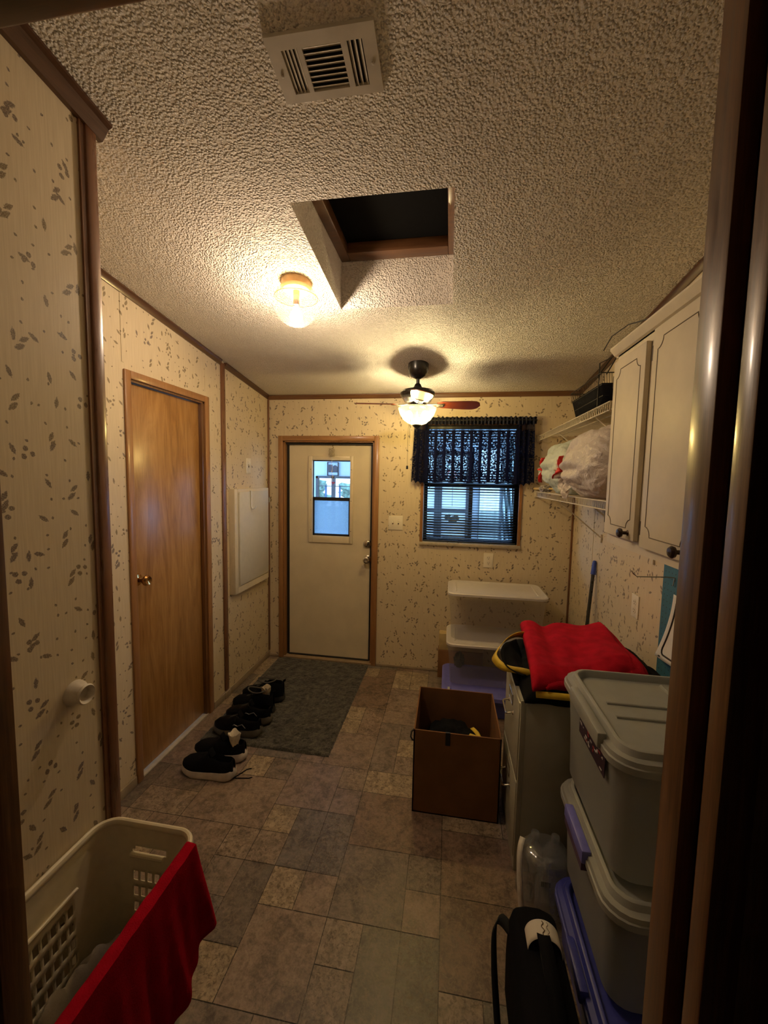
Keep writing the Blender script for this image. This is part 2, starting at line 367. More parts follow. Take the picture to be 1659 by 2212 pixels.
    c3 = q.mix(q.maprange(q.noise(p, 28, 5, .65, 2.0), .56, .66, 0, .35), c2, (.30, .22, .15))
    vein = q.m('ABSOLUTE', q.m('SUBTRACT', q.noise(p, 15, 5, .6, 1.5), .5))
    c3 = q.mix(q.maprange(vein, .0, .022, .38, 0), c3, (.34, .28, .20))
    c4 = q.mix(q.maprange(n1, .56, .70, 0, .4), c3, (.11, .105, .085))
    isg = q.m('LESS_THAN', a.outputs['Alpha'], -.5)
    gr = q.mix(q.maprange(q.noise(p, 2.3, 2), .46, .58), (.055, .042, .03), (.30, .25, .18))
    c4 = q.mix(isg, c4, gr)
    me.materials.append(q.end(q.pbsdf(c4, q.maprange(n2, .3, .7, .30, .44), 0, q.bump(q.m('ADD', n2, q.m('MULTIPLY', n3, .5)), .25, .002), Specular_IOR_Level=.4)))
    o = bpy.data.objects.new('floor', me); C.objects.link(o); o['kind'] = 'structure'
floor()
# ceiling with the square shaft
HX0, HX1, HY0, HY1, HZ = -.556, -.014, 1.35, 2.0, 2.627
b = MB()
def cq(x0, x1, y0, y1): b.prism([(y0, ceil(y0)), (y1, ceil(y1)), (y1, ceil(y1)+.04), (y0, ceil(y0)+.04)], 0, x0, x1)
t = .02
cq(-2.0, HX0-t, -1.3, DD+.02); cq(HX1+t, 1.2, -1.3, DD+.02); cq(HX0-t, HX1+t, -1.3, HY0-t); cq(HX0-t, HX1+t, HY1+t, DD+.02)
struct(b, 'ceiling', POP)
b = MB(); t = .02
def sh(y0, y1, x0, x1): b.prism([(y0, ceil(y0)), (y1, ceil(y1)), (y1, HZ+.12), (y0, HZ+.12)], 0, x0, x1)
sh(HY0, HY1, HX0-t, HX0); sh(HY0, HY1, HX1, HX1+t); sh(HY1, HY1+t, HX0-t, HX1+t); sh(HY0-t, HY0, HX0-t, HX1+t)
struct(b, 'trim_shaft', POP2)
sk = thing('skylight', ((HX0+HX1)/2, (HY0+HY1)/2, HZ), 'black covered skylight framed in brown wood up inside the square ceiling shaft', 'skylight')
b = MB(); w = .046
for (x0, x1, y0, y1) in ((HX0, HX0+w, HY0, HY1), (HX1-w*.6, HX1, HY0, HY1), (HX0+w, HX1-w*.6, HY1-w*1.6, HY1), (HX0+w, HX1-w*.6, HY0, HY0+w)):
    b.box(x0, x1, y0, y1, HZ, HZ+.05, bev=.004)
b.build('frame', TRIMX, sk)
b = MB(); b.box(HX0+.03, HX1-.02, HY0+.03, HY1-.05, HZ+.05, HZ+.07); b.build('cover', mat('black_cover', (.004, .004, .004), .9, spec=.1), sk)
# walls
def slab_x(b, x0, x1, y0, y1, z0=0.0, z1=None, m=0):
    if z1 is None: b.prism([(y0, z0), (y1, z0), (y1, ceil(y1)+.02), (y0, ceil(y0)+.02)], 0, x0, x1, m)
    else: b.box(x0, x1, y0, y1, z0, z1, m)
# left wall with door opening
DY0, DY1, DZ = 1.745, 2.345, 2.035
b = MB(); slab_x(b, LX-.10, LX, .99, DY0); slab_x(b, LX-.10, LX, DY1, DD+.1); slab_x(b, LX-.10, LX, DY0, DY1, DZ)
for y in (1.712, 2.362): b.box(LX, LX+.0025, y-.007, y+.007, 2.1, ceil(y)-.03)
struct(b, 'wall_left', WPX)
b = MB(); slab_x(b, RX, RX+.1, .40, DD+.1)
for y in (2.80,): b.box(RX-.0025, RX, y-.007, y+.007, .02, ceil(y)-.03)
struct(b, 'wall_right', WPX)
BX0, BX1, BZ0, BZ1 = -1.393, -.612, .0, 1.878
WX0, WX1, WZ0, WZ1 = -.205, .53, 1.075, 2.005
b = MB(); y0, y1 = DD, DD+.1
for (x0, x1, z0, z1) in ((LX-.1, BX0, 0, 2.3), (BX0, BX1, BZ1, 2.3), (BX1, WX0, 0, 2.3), (WX0, WX1, 0, WZ0), (WX0, WX1, WZ1, 2.3), (WX1, RX+.1, 0, 2.3)): b.box(x0, x1, y0, y1, z0, z1)
for x, z0, z1 in ((-1.392, 1.93, 2.22), (-.165, .02, 1.04)): b.box(x-.008, x+.008, DD-.003, DD, z0, z1)
struct(b, 'wall_back', WPY)
NX, NY = -.985, 1.015
b = MB(); slab_x(b, -1.66, NX, .40, NY)
struct(b, 'wall_closet', WPX)
JX0, JX1, JZ = -.540, .222, 2.065
b = MB(); b.box(-2.0, JX0, .352, .40, 0, 2.75); b.box(JX1, 1.1, .352, .40, 0, 2.75); b.box(JX0, JX1, .352, .40, JZ, 2.75)
struct(b, 'wall_front', mat('hall_paint', (.40, .37, .32), .6))
b = MB(); b.box(-2.0, -1.9, -1.3, .352, 0, 2.85); b.box(1.1, 1.2, -1.3, .40, 0, 2.85); b.box(-2, 1.2, -1.4, -1.3, 0, 2.85)
struct(b, 'wall_hall', mat('hall_panelling', (.20, .13, .08), .6))
# crowns
def crown_y(name, x, sgn, ya, yb, w=.022, h=.032, m=TRIM, label=None):
    b = MB()
    for (ww, hh, z) in ((w, .010, 0), (w*.8, h*.6, .008), (w*.45, h, .012)):
        pass
    P = [(0, 0), (w, 0), (w, -.007), (w*.75, -.012), (w*.45, -h*.75), (w*.3, -h), (0, -h)]
    n = len(P); vs = [(x+sgn*p[0], y, ceil(y)+p[1]) for y in (ya, yb) for p in P]
    b.add(vs, [list(range(n)), list(range(n, 2*n))[::-1]]+[[i, (i+1) % n, n+(i+1) % n, n+i] for i in range(n)])
    return struct(b, name, m, smooth=20)
crown_y('trim_1', LX, 1, NY, 2.525); crown_y('trim_2', LX, 1, 2.575, DD); crown_y('trim_3', RX, -1, 1.73, DD)
crown_y('trim_4', NX, 1, .40, NY+.03, .045, .040)
b = MB(); P = [(DD, LH), (DD-.022, LH), (DD-.022, LH-.007), (DD-.016, LH-.012), (DD-.010, LH-.026), (DD-.006, LH-.034), (DD, LH-.034)]
b.prism(P, 0, LX, RX); struct(b, 'trim_5', TRIMX, smooth=20)
# vertical battens
def batten(name, x0, x1, y0, y1, z0, z1):
    b = MB(); b.box(x0, x1, y0, y1, z0, z1, bev=.004); return struct(b, name, TRIMV)
batten('trim_6', LX, LX+.012, 2.527, 2.573, .055, ceil(2.55)-.012)
batten('trim_7', LX, LX+.014, DD-.014, DD, .055, LH-.034)
batten('trim_8', RX-.014, RX, DD-.014, DD, 0, LH-.034)
b = MB(); b.box(NX-.02, NX+.012, NY-.022, NY+.012, 0, ceil(NY)-.02, bev=.005); b.box(NX, NX+.006, NY-.036, NY-.02, 0, ceil(NY)-.03)
struct(b, 'trim_9', TRIMV)
# baseboards
BASE = mat('base_moulding', (.34, .27, .185), .5)
def base(name, segs, h=.05):
    b = MB()
    for (x0, x1, y0, y1) in segs: b.box(x0, x1, y0, y1, 0, h, bev=.005)
    struct(b, name, BASE)
base('baseboard_left', [(LX, LX+.012, 1.015, 1.705), (LX, LX+.012, 2.39, 2.52), (LX, LX+.018, 2.515, 2.585), (LX, LX+.012, 2.58, DD)])
base('baseboard_back', [(LX, -1.434, DD-.010, DD), (-.57, RX, DD-.010, DD)], .022)
base('baseboard_right', [(RX-.01, RX, .41, DD)])
# ---------------------------------------------------------------- door_1 : left interior door
d1 = thing('door_1', (LX, 2.04, 0), kind='structure')
b = MB(); c0, c1 = LX-.035, LX+.012
b.box(LX, c1, 1.7106, DY0+.004, 0, 2.0703, bev=.004); b.box(LX, c1, DY1-.004, 2.384, 0, 2.0703, bev=.004)
b.build('side_casing', CASE, d1)
b = MB(); b.box(LX, c1, DY0+.004, DY1-.004, DZ-.004, 2.0703, bev=.004); b.build('head_casing', CASE, d1)
b = MB(); b.box(LX-.08, LX+.001, DY0, DY0+.014, 0, DZ); b.box(LX-.08, LX+.001, DY1-.014, DY1, 0, DZ); b.box(LX-.08, LX+.001, DY0, DY1, DZ-.014, DZ); b.box(LX-.045, LX-.0, DY1-.026, DY1-.014, 0, DZ-.014)
b.build('door_jamb', JAMB, d1)
sl = MB(); sl.box(LX-.055, LX-.022, DY0+.015, DY1-.027, .018, DZ-.017, bev=.002); slab = sl.build('door_slab', GOLD, d1)
b = MB(); R90 = Matrix.Rotation(radians(90), 3, 'Y')
b.lathe([(.0, 0), (.032, 0), (.032, .004), (.028, .009), (.012, .012), (.011, .034), (.019, .040), (.027, .052), (.027, .060), (.021, .068), (.014, .066), (.0, .062)], (LX-.022, 1.782, 1.043), 32, R90)
b.build('door_knob', BRASS, d1)
b = MB(); b.box(LX-.05, LX+.004, DY0+.014, DY1-.014, 0, .010, bev=.002); b.build('threshold', mat('white_threshold', (.5, .45, .38), .5), d1)
# ---------------------------------------------------------------- door_2 : exterior door with lite
d2 = thing('door_2', (-1.0, DD, 0), kind='structure')
b = MB(); b.box(-1.434, BX0+.0, DD-.016, DD, 0, 1.92, bev=.004); b.box(BX1, -.5704, DD-.016, DD, 0, 1.92, bev=.004); b.build('side_casing', CASE, d2)
b = MB(); b.box(BX0, BX1, DD-.016, DD, 1.878, 1.92, bev=.004); b.build('head_casing', CASEX, d2)
b = MB(); b.box(BX0-.004, BX0+.012, DD, DD+.095, 0, BZ1); b.box(BX1-.012, BX1+.004, DD, DD+.095, 0, BZ1); b.box(BX0, BX1, DD, DD+.095, BZ1-.010, BZ1+.004); b.build('door_jamb', CASE, d2)
b = MB(); b.box(BX0+.012, BX0+.034, DD+.045, DD+.09, 0, BZ1-.01); b.box(BX1-.034, BX1-.012, DD+.045, DD+.09, 0, BZ1-.01); b.box(BX0+.01, BX1-.01, DD+.03, DD+.09, BZ1-.028, BZ1-.01); b.box(BX0+.03, BX1-.03, DD+.035, DD+.09, .012, .024)
b.build('weatherstrip', BLK2, d2)
b = MB(); b.box(BX0, BX1, DD-.01, DD+.09, 0, .014, bev=.003); b.build('threshold', mat('tan_threshold', (.33, .24, .15), .5), d2)
sy0, sy1 = DD+.05, DD+.085; sx0, sx1, sz0, sz1 = -1.364, -.636, .024, 1.856
gx0, gx1, gz0, gz1 = -1.151, -.824, 1.082, 1.722
b = MB()
for (x0, x1, z0, z1) in ((sx0, gx0, sz0, sz1), (gx1, sx1, sz0, sz1), (gx0, gx1, sz0, gz0), (gx0, gx1, gz1, sz1)): b.box(x0, x1, sy0, sy1, z0, z1)
slab2 = b.build('door_slab', CREAM, d2)
b = MB(); fx0, fx1, fz0, fz1 = -1.186, -.795, 1.022, 1.758
for (x0, x1, z0, z1) in ((fx0, gx0, fz0, fz1), (gx1, fx1, fz0, fz1), (gx0, gx1, fz0, gz0), (gx0, gx1, gz1, fz1)): b.box(x0, x1, sy0-.012, sy0, z0, z1, bev=.004)
for x in (-1.166, -.812):
    for z in (1.13, 1.385, 1.645): b.lathe([(.003, 0), (.003, .002), (0, .002)], (x, sy0-.012, z), 10, Matrix.Rotation(radians(90), 3, 'X'), 1)
lf = b.build('lite_frame', [CREAM2, BLACK], slab2)
b = MB(); zm = 1.395
for (x0, x1, z0, z1) in ((gx0, gx0+.006, zm, gz1), (gx0, gx1, gz1-.008, gz1), (gx0, gx1, zm-.012, zm+.016), (gx0, gx0+.012, gz0, zm), (gx1-.012, gx1, gz0, zm), (gx0, gx1, gz0, gz0+.016)): b.box(x0, x1, sy0+.004, sy0+.02, z0, z1)
b.build('sash', BLK2, slab2)
b = MB(); b.box(gx0, gx1, sy0+.022, sy0+.025, zm, gz1); b.build('glass_pane', GLASS, slab2)
b = MB(); b.box(gx0, gx1, sy0+.012, sy0+.015, gz0, zm); b.build('obscure_pane', FROST, slab2)
RX90 = Matrix.Rotation(radians(90), 3, 'X')
b = MB(); b.lathe([(.0, 0), (.034, 0), (.034, .006), (.030, .014), (.024, .018), (.0, .018)], (-.668, sy0, 1.027), 32, RX90); b.box(-.673, -.663, sy0-.034, sy0-.016, 1.012, 1.042, bev=.003)
b.build('deadbolt', CHROME, slab2)
b = MB(); b.lathe([(.0, 0), (.034, 0), (.034, .005), (.028, .010), (.013, .013), (.012, .034), (.020, .040), (.028, .052), (.027, .062), (.018, .068), (.0, .066)], (-.667, sy0, .90), 32, RX90)
b.build('door_knob', CHROME, slab2)
# ---------------------------------------------------------------- window_1
w1 = thing('window_1', ((WX0+WX1)/2, DD, WZ0), kind='structure')
b = MB(); b.box(WX0-.024, WX0, DD-.012, DD+.08, WZ0, WZ1+.02, bev=.003); b.box(WX1, WX1+.024, DD-.012, DD+.08, WZ0, WZ1+.02, bev=.003); b.box(WX0, WX1, DD-.012, DD+.08, WZ1, WZ1+.02, bev=.003)
b.build('window_casing', CASE, w1)
b = MB(); b.box(WX0-.026, WX1+.026, DD-.022, DD+.08, WZ0-.024, WZ0, bev=.004); b.build('window_sill', mat('almond_sill', (.45, .38, .28), .45), w1)
b = MB()
for (x0, x1, z0, z1) in ((WX0, WX0+.028, WZ0, WZ1), (WX1-.028, WX1, WZ0, WZ1), (WX0, WX1, WZ1-.02, WZ1), (WX0, WX1, WZ0, WZ0+.022), (WX0, WX1, 1.525, 1.556)): b.box(x0, x1, DD+.05, DD+.08, z0, z1)
b.build('window_sash', BLK2, w1)
b = MB(); b.box(WX0+.02, WX1-.02, DD+.064, DD+.067, WZ0+.01, WZ1-.01); b.build('window_pane', GLASS, w1)
# mini blind
bl = thing('mini_blind', ((WX0+WX1)/2, DD+.03, WZ1), 'black aluminium mini blind hanging in the back window', 'blind')
BLM = mat('black_blind', (.02, .02, .022), .4)
b = MB(); b.box(WX0+.004, WX1-.004, DD+.012, DD+.036, WZ1-.028, WZ1-.002, bev=.002); b.build('headrail', BLM, bl)
b = MB(); z = WZ0+.035; k = 0
while z < WZ1-.035:
    dz = .004+.0035*sin(k*.35)
    q = [(-.012, -dz), (-.004, .0015-dz*.3), (.004, .0015+dz*.3), (.012, dz)]
    x0, x1 = WX0+.008, WX1-.008
    vs = [(x, DD+.025+p[0], z+p[1]) for x in (x0, x1) for p in q]; b.add(vs, [(i, i+1, i+5, i+4) for i in range(3)])
    z += .0208; k += 1
b.build('slat', BLM, bl, solid=.0006)
b = MB(); b.box(WX0+.008, WX1-.008, DD+.015, DD+.035, WZ0+.004, WZ0+.016, bev=.002); b.build('bottom_rail', BLM, bl)
b = MB()
for x in (WX0+.12, .165, WX1-.12):
    for y in (DD+.014, DD+.037): b.tube([(x, y, WZ0+.01), (x, y, WZ1-.02)], .0007, 4)
b.build('ladder_cord', BLM, bl)
b = MB(); b.tube([(WX0+.048, DD+.005, WZ1-.03), (WX0+.046, DD+.002, 1.50)], .0032, 8); b.build('tilt_wand', BLM, bl)
# valance
va = thing('lace_valance', (.16, DD-.05, 2.04), 'navy lace valance with scalloped hem gathered on a rod over the back window', 'curtain')
def lace(name, dense):
    q = N(name); P = q.n('NewGeometry').outputs['Position']; sp = q.n('SeparateXYZ', None, _0=P); x, z = sp.outputs[0], sp.outputs[2]
    uv = q.n('CombineXYZ', None, _0=x, _1=z).outputs[0]
    vo = q.n('TexVoronoi', {'voronoi_dimensions': '2D', 'feature': 'SMOOTH_F1'}, Vector=uv, Scale=75, Smoothness=.2).outputs[0]
    nz = q.noise(uv, 45, 3, .6, 1.5)
    hole = q.m('MAXIMUM', q.m('MULTIPLY', q.maprange(vo, .38, .52, 1.0, 0.0), q.maprange(nz, .43, .52)), q.maprange(z, 1.955, 1.975))
    pl = q.m('SINE', q.m('MULTIPLY', x, 2*pi/.068)); pleat = q.maprange(pl, .20, .60)
    low = q.maprange(z, 1.955, 1.975, 1.0, .35)
    op = q.m('MAXIMUM', q.m('MULTIPLY', pleat, low), q.m('SUBTRACT', 1.0, q.m('MULTIPLY', hole, 1.0)))
    op = q.maprange(op, .0, 1.0, .15 if not dense else .80, 1.0, False)
    d = q.n('BsdfDiffuse', None, Color=(.010, .012, .035)); t = q.n('BsdfTranslucent', None, Color=(.012, .016, .045)); a = q.n('MixShader', None, Fac=.3); q.set(a.inputs[1], d); q.set(a.inputs[2], t)
    e = q.n('MixShader', None, Fac=op); q.set(e.inputs[1], q.n('BsdfTransparent')); q.set(e.inputs[2], a); return q.end(e)
LACE, LACED = lace('navy_lace', False), lace('navy_lace_dense', True)
vx0, vx1 = -.285, .610
def vfn(xa, xb, zt, zb, scal, y0, amp=.013, per=.068):
    def f(u, v):
        x = xa+(xb-xa)*u; hem = zb+scal*abs(sin(pi*(x-vx0)/.118)) if scal else zb
        z = zt+(hem-zt)*v; a = amp*(.5+.5*v)
        return (x+.004*sin(x*37+v*3), y0-a*sin(2*pi*x/per)-.004*noise.noise(Vector((x*20, z*8, 1))), z)
    return f
b = MB(); b.grid(vfn(vx0+.07, vx1-.07, 2.03, 1.575, -.022, DD-.05), 160, 34); b.build('lace_panel', LACE, va)
for k, (xa, xb, s) in enumerate(((vx0, vx0+.105, -1), (vx1-.115, vx1, 1))):
    def tl(u, v, xa=xa, xb=xb, s=s):
        x = xa+(xb-xa)*u+(-.018*v if s < 0 else .015*v); z = 2.03+(1.553+.02*abs(sin(u*9))-(.02*u if s < 0 else .02*(1-u))-2.03)*v
        return (x, DD-.058-.010*sin(u*2*pi*3.2+v), z)
    b = MB(); b.grid(tl, 40, 24); b.build('side_tail', LACED, va)
b = MB(); b.grid(lambda u, v: (vx0-.01+(vx1-vx0+.025)*u, DD-.052-.012*sin(u*2*pi*34)*(1 if v < .9 else 1.3)-(.006 if .3 < v < .6 else 0), 2.005+.055*v+.004*sin(u*160)), 400, 6); b.build('gathered_header', mat('navy_header', (.015, .016, .035), .9), va)
b = MB(); b.tube([(vx0-.012, DD-.005, 2.035), (vx0-.012, DD-.050, 2.035), (vx0, DD-.056, 2.035), (vx1, DD-.056, 2.035), (vx1+.014, DD-.050, 2.035), (vx1+.014, DD-.005, 2.035)], .007, 8); b.build('curtain_rod', BLK2, va)
# ---------------------------------------------------------------- doorway frame
d3 = thing('door_3', (-.16, .37, 0), kind='structure')
b = MB(); b.box(JX1, JX1+.02, .325, .399, 0, JZ); b.box(JX1-.015, JX1, .366, .399, 0, JZ-.015, bev=.0012); b.box(JX1-.015, JX1+.01, .3208, .3416, 0, JZ+.04, bev=.002); b.build('side_jamb', JAMB, d3)
b = MB(); b.box(JX0-.02, JX0, .344, .399, 0, JZ); b.box(JX0, JX0+.015, .366, .399, 0, JZ-.015, bev=.0012); b.build('side_jamb', JAMB, d3)
b = MB(); b.box(JX0-.02, JX1+.02, .344, .399, JZ, JZ+.02); b.box(JX0, JX1, .366, .399, JZ-.015, JZ, bev=.003); b.build('head_jamb', TRIMX, d3)
b = MB(); b.box(JX1+.010, JX1+.036, .3225, .352, 0, JZ+.055, bev=.004); b.build('side_casing', JAMB, d3)
b = MB(); b.box(JX0-.055, JX0-.003, .338, .352, 0, JZ+.055, bev=.004); b.build('side_casing', JAMB, d3)
b = MB(); b.box(JX0-.003, JX1+.003, .338, .352, JZ+.003, JZ+.055, bev=.004); b.build('head_casing', TRIMX, d3)
# ================================================================== CEILING THINGS
def cmap(b, i0=0):
    for i in range(i0, len(b.v)): x, y, z = b.v[i]; b.v[i] = (x, y, ceil(y)-z)
# vent
vt = thing('ceiling_vent', (-.313, .977, ceil(.977)), 'off-white metal air register with three banks of louvres in the popcorn ceiling', 'vent')
VM = mat('vent_enamel', (.60, .54, .44), .45, var=.08, nsc=20)
vx, vy, vw, vh = -.437, .907, .248, .138
zones = [(.125, .275, 'v', 4), (.32, .68, 'h', 8), (.735, .875, 'v', 3)]; va0, va1 = .20, .86
b = MB(); X = lambda u: vx+vw*u; Yv = lambda v: vy+vh*v
us = [0]+[q for z_ in zones for q in z_[:2]]+[1]
b.box(X(0), X(1), Yv(0), Yv(va0), .0, .008); b.box(X(0), X(1), Yv(va1), Yv(1), .0, .008)
for i in range(0, len(us), 2): b.box(X(us[i]), X(us[i+1]), Yv(va0), Yv(va1), .0, .008)
for x in (.06, .94): b.lathe([(.004, 0), (.0035, .002), (0, .0025)], (X(x), Yv(.55), .008), 10)
cmap(b); b.build('register_plate', VM, vt)
for (u0, u1, d, n) in zones:
    for k in range(n):
        b = MB()
        if d == 'v':
            xc = X(u0+(k+.5)/n*(u1-u0)); yc = Yv((va0+va1)/2); R = Matrix.Rotation(radians(-30 if u0 < .5 else -38), 3, 'Y')
            b.obox((xc, yc, .0045), (.0085, vh*(va1-va0), .0010), R)
        else:
            yc = Yv(va0+(k+.5)/n*(va1-va0)); xc = X((u0+u1)/2); R = Matrix.Rotation(radians(-32), 3, 'X')
            b.obox((xc, yc, .0045), (vw*(u1-u0), .0105, .001), R)
        cmap(b); b.build('louver', VM, vt)
b = MB(); b.box(X(.1), X(.9), Yv(.15), Yv(.9), .0006, .0012); cmap(b); b.build('duct_shade', mat('duct_shade_black', (.015, .012, .008), .9), vt)  # flat black sheet painted as the unlit duct; the ceiling behind is closed
# globe light
gx, gy = -.698, 1.769; gz = ceil(gy)
gl = thing('globe_ceiling_light', (gx, gy, gz), 'lit clear ribbed glass globe light with brass band flush on the ceiling', 'ceiling light')
b = MB(); b.lathe([(.066, .012), (.066, -.006), (.060, -.034), (.050, -.040), (.050, -.036), (0, -.036)], (gx, gy, gz), 40); b.build('base', mat('almond_lamp_base', (.58, .36, .17), .4), gl)
def gprof(a0, a1, n, R=.098):
    return [(max(R*sin(a0+(a1-a0)*k/n), 0), R*cos(a0+(a1-a0)*k/n)*.98) for k in range(n+1)]
cz = gz-.092
b = MB(); pr = gprof(.52, 1.30, 8)
b.lathe(pr, (gx, gy, cz), 56, cap=False); band = b.build('globe_band', GLOBEB, gl)
b = MB()
def gf(u, v):
    a = 1.30+(pi-1.30)*v; th = 2*pi*u; rr = .098*(1+.006*cos(36*th)*sin(a)); return (gx+rr*sin(a)*cos(th), gy+rr*sin(a)*sin(th), cz+rr*cos(a)*.98)
b.grid(gf, 144, 20, cu=True); b.build('glass_globe', GLOBEG, gl)
b = MB()
for a, r in ((.52, .0016), (1.30, .0012)): b.tube([(gx+.0985*sin(a)*cos(t*pi/24), gy+.0985*sin(a)*sin(t*pi/24), cz+.098*cos(a)*.98) for t in range(48)], r, 6, True)
b.build('globe_ring', BRASS, gl)
b = MB(); b.lathe([(.014, 0), (.014, -.062)], (gx, gy, gz-.036), 20); b.build('lamp_socket', BRASS, gl)
b = MB(); b.lathe([(.0, .042), (.012, .036), (.014, .022), (.024, .008), (.029, -.008), (.026, -.022), (.014, -.031), (0, -.034)], (gx, gy, gz-.140), 16); b.build('bulb', BULB1, gl)
# ceiling fan
fx, fy = -.226, 2.682; fz = ceil(fy)
fan = thing('ceiling_fan', (fx, fy, fz), 'dark bronze ceiling fan with four reddish blades and a lit amber glass bowl', 'ceiling fan')
BRZ = mat('dark_bronze', (.020, .017, .014), .26, .3, coat=.4)
b = MB(); b.lathe([(.066, .01), (.066, -.030), (.060, -.055), (.044, -.078), (.022, -.090), (.014, -.094)], (fx, fy, fz), 40); b.build('canopy', BRZ, fan)
b = MB(); b.lathe([(.011, -.09), (.011, -.135)], (fx, fy, fz), 16); b.build('downrod', BRZ, fan)
b = MB(); b.lathe([(.013, -.122), (.019, -.128), (.024, -.140), (.036, -.155), (.040, -.161)], (fx, fy, fz), 32); b.build('rod_coupling', BRZ, fan)
b = MB(); b.lathe([(.03, -.158), (.072, -.160), (.100, -.168), (.112, -.182), (.113, -.196), (.106, -.210), (.098, -.218), (.084, -.240), (.060, -.250), (.0, -.252)], (fx, fy, fz), 48); b.build('motor_housing', BRZ, fan)
zb = 2.066
RED = wood('rosewood_blade', (.12, .022, .010), (.24, .055, .025), 0, .28, .5)
for k in range(4):
    an = radians(9+90*k); Rz = Matrix.Rotation(an, 3, 'Z'); Rp = Matrix.Rotation(radians(-12), 3, 'X'); RR = Rz @ Rp
    b = MB(); n = 26; ring = []
    for i in range(n+1):
        t = i/n; x = .125+.285*t; w = .046+.020*min(t*1.5, 1)
        if t > .80: w *= sqrt(max(1-((t-.80)/.2)**2, 0))*.999+.001
        if t < .12: w *= .55+.45*(t/.12)
        ring.append((x, w))
    poly = [(x, w) for x, w in ring]+[(x, -w) for x, w in ring[::-1]]
    vs = [RR @ Vector((x, y, z))+Vector((fx, fy, zb)) for z in (-.0028, .0028) for x, y in poly]; m_ = len(poly)
    b.add(vs, [list(range(m_))[::-1], list(range(m_, 2*m_))]+[[i, (i+1) % m_, m_+(i+1) % m_, m_+i] for i in range(m_)])
    bd = b.build('blade', RED, fan, smooth=30)
    b = MB()
    for s_ in (-1, 1):
        b.tube([RR @ Vector(p)+Vector((fx, fy, zb)) for p in ((.062, 0, .002), (.09, .010*s_, -.004), (.12, .022*s_, -.006), (.16, .020*s_, -.005))], .0050, 8)
    b.obox(RR @ Vector((.150, 0, -.005))+Vector((fx, fy, zb)), (.045, .055, .004), RR, bev=.002)
    for (x_, y_) in ((.14, .015), (.14, -.015), (.165, 0)): b.obox(RR @ Vector((x_, y_, -.008))+Vector((fx, fy, zb)), (.008, .008, .004), RR, bev=.002)
    b.build('blade_bracket', STEEL, bd)
b = MB(); b.lathe([(.045, -.250), (.048, -.262), (.058, -.268), (.060, -.276), (.052, -.282), (0, -.282)], (fx, fy, fz), 36); b.build('light_fitter', BRZ, fan)
bz = 2.046
b = MB(); b.lathe([(.118, 0), (.1245, -.004), (.122, -.018), (.110, -.050), (.088, -.080), (.058, -.102), (.026, -.114), (.012, -.116)], (fx, fy, bz), 56, cap=False)
b.build('glass_bowl', BOWLG, fan)
b = MB(); b.lathe([(.004, -.02), (.004, -.112), (.030, -.112), (.028, -.120), (.018, -.128), (.008, -.134), (.0, -.142)], (fx, fy, bz), 28); b.build('finial', BRZ, fan)
for s_ in (-1, 1):
    b = MB(); c_ = (fx+.052*s_, fy-.01, bz-.048); b.lathe([(.0, .026), (.014, .020), (.022, .004), (.020, -.012), (.0, -.024)], c_, 14)
    b.build('bulb', BULB2, fan)
for (dx, y_, z0, z1, fob) in ((-.045, fy-.085, 2.0, 1.665, 1), (-.033, fy-.09, 2.0, 1.80, 0)):
    b = MB(); x0 = fx+dx; n = 40
    for i in range(n):
        z = z0+(z1-z0)*i/n; b.obox((x0-.004*sin(i/n*2), y_, z), (.0016, .0016, .0050))
    b.tube([(x0, y_, z0+.045), (x0-.004*sin(2), y_, z1)], .0006, 4)
    if fob: b.lathe([(.0, .012), (.006, .008), (.007, -.012), (.0, -.014)], (x0-.004, y_, z1-.01), 12)
    else: b.lathe([(.0, .006), (.004, .0), (.0, -.006)], (x0-.004, y_, z1-.004), 10)
    b.build('pull_chain', BRZ if fob else STEEL, fan)
# ================================================================== WALL THINGS
def plate(name, label, cat, c, ax, w, h, rot, items, m=None):
    # ax: 'L','R' (walls facing x) or 'B'; items (du,dv,kind)
    c = Vector(c); R = {'B': Matrix.Identity(3), 'L': Matrix.Rotation(radians(90), 3, 'Z'), 'R': Matrix.Rotation(radians(-90), 3, 'Z')}[ax]
    o = thing(name, c, label, cat)
    if rot: R = R @ Matrix.Rotation(radians(rot), 3, 'Y')
    P = lambda x, y, z: R @ Vector((x, y, z))+c
    m = m or mat('ivory_plate', (.82, .75, .60), .35, var=.02)
    b = MB(); b.obox(P(0, -.003, 0), (w, .006, h), R, bev=.002)
    for (du, dv, k) in items:
        if k == 't':
            for s_ in (-1, 1): b.lathe([(.003, 0), (.002, .0012), (0, .0014)], P(du, -.006, dv+.030*s_), 8, R @ RX90)
    b.build('cover_plate', m, o)
    DK = mat('slot_dark', (.10, .05, .03), .5)
    for (du, dv, k) in items:
        b = MB()
        if k == 't':
            b.obox(P(du, -.0064, dv), (.010, .001, .024), R, 1); b.obox(P(du, -.012, dv+.004), (.008, .016, .009), R @ Matrix.Rotation(radians(25), 3, 'X'), 0, bev=.001)
            b.build('toggle', [m, DK], o)
        else:
            b.lathe([(.0165, 0), (.0165, .0016), (.0, .0016)], P(du, -.006, dv), 24, R @ RX90, 0)
            for s_ in (-1, 1): b.obox(P(du+.0062*s_, -.0078, dv+.003), (.0022, .0008, .009), R, 1)
            b.obox(P(du, -.0078, dv-.008), (.005, .0008, .005), R, 1)
            b.build('receptacle', [m, DK], o)
    return o
plate('light_switch', 'ivory single toggle switch plate above the recessed cabinet on the left wall', 'switch', (LX, 2.894, 1.655), 'L', .072, .116, 0, [(0, 0, 't')], mat('switch_plate', (.80, .74, .60), .4))
plate('light_switch', 'double toggle switch plate between the outside door and the window', 'switch', (-.426, DD, 1.221), 'B', .118, .116, 0, [(-.023, 0, 't'), (.023, 0, 't')])
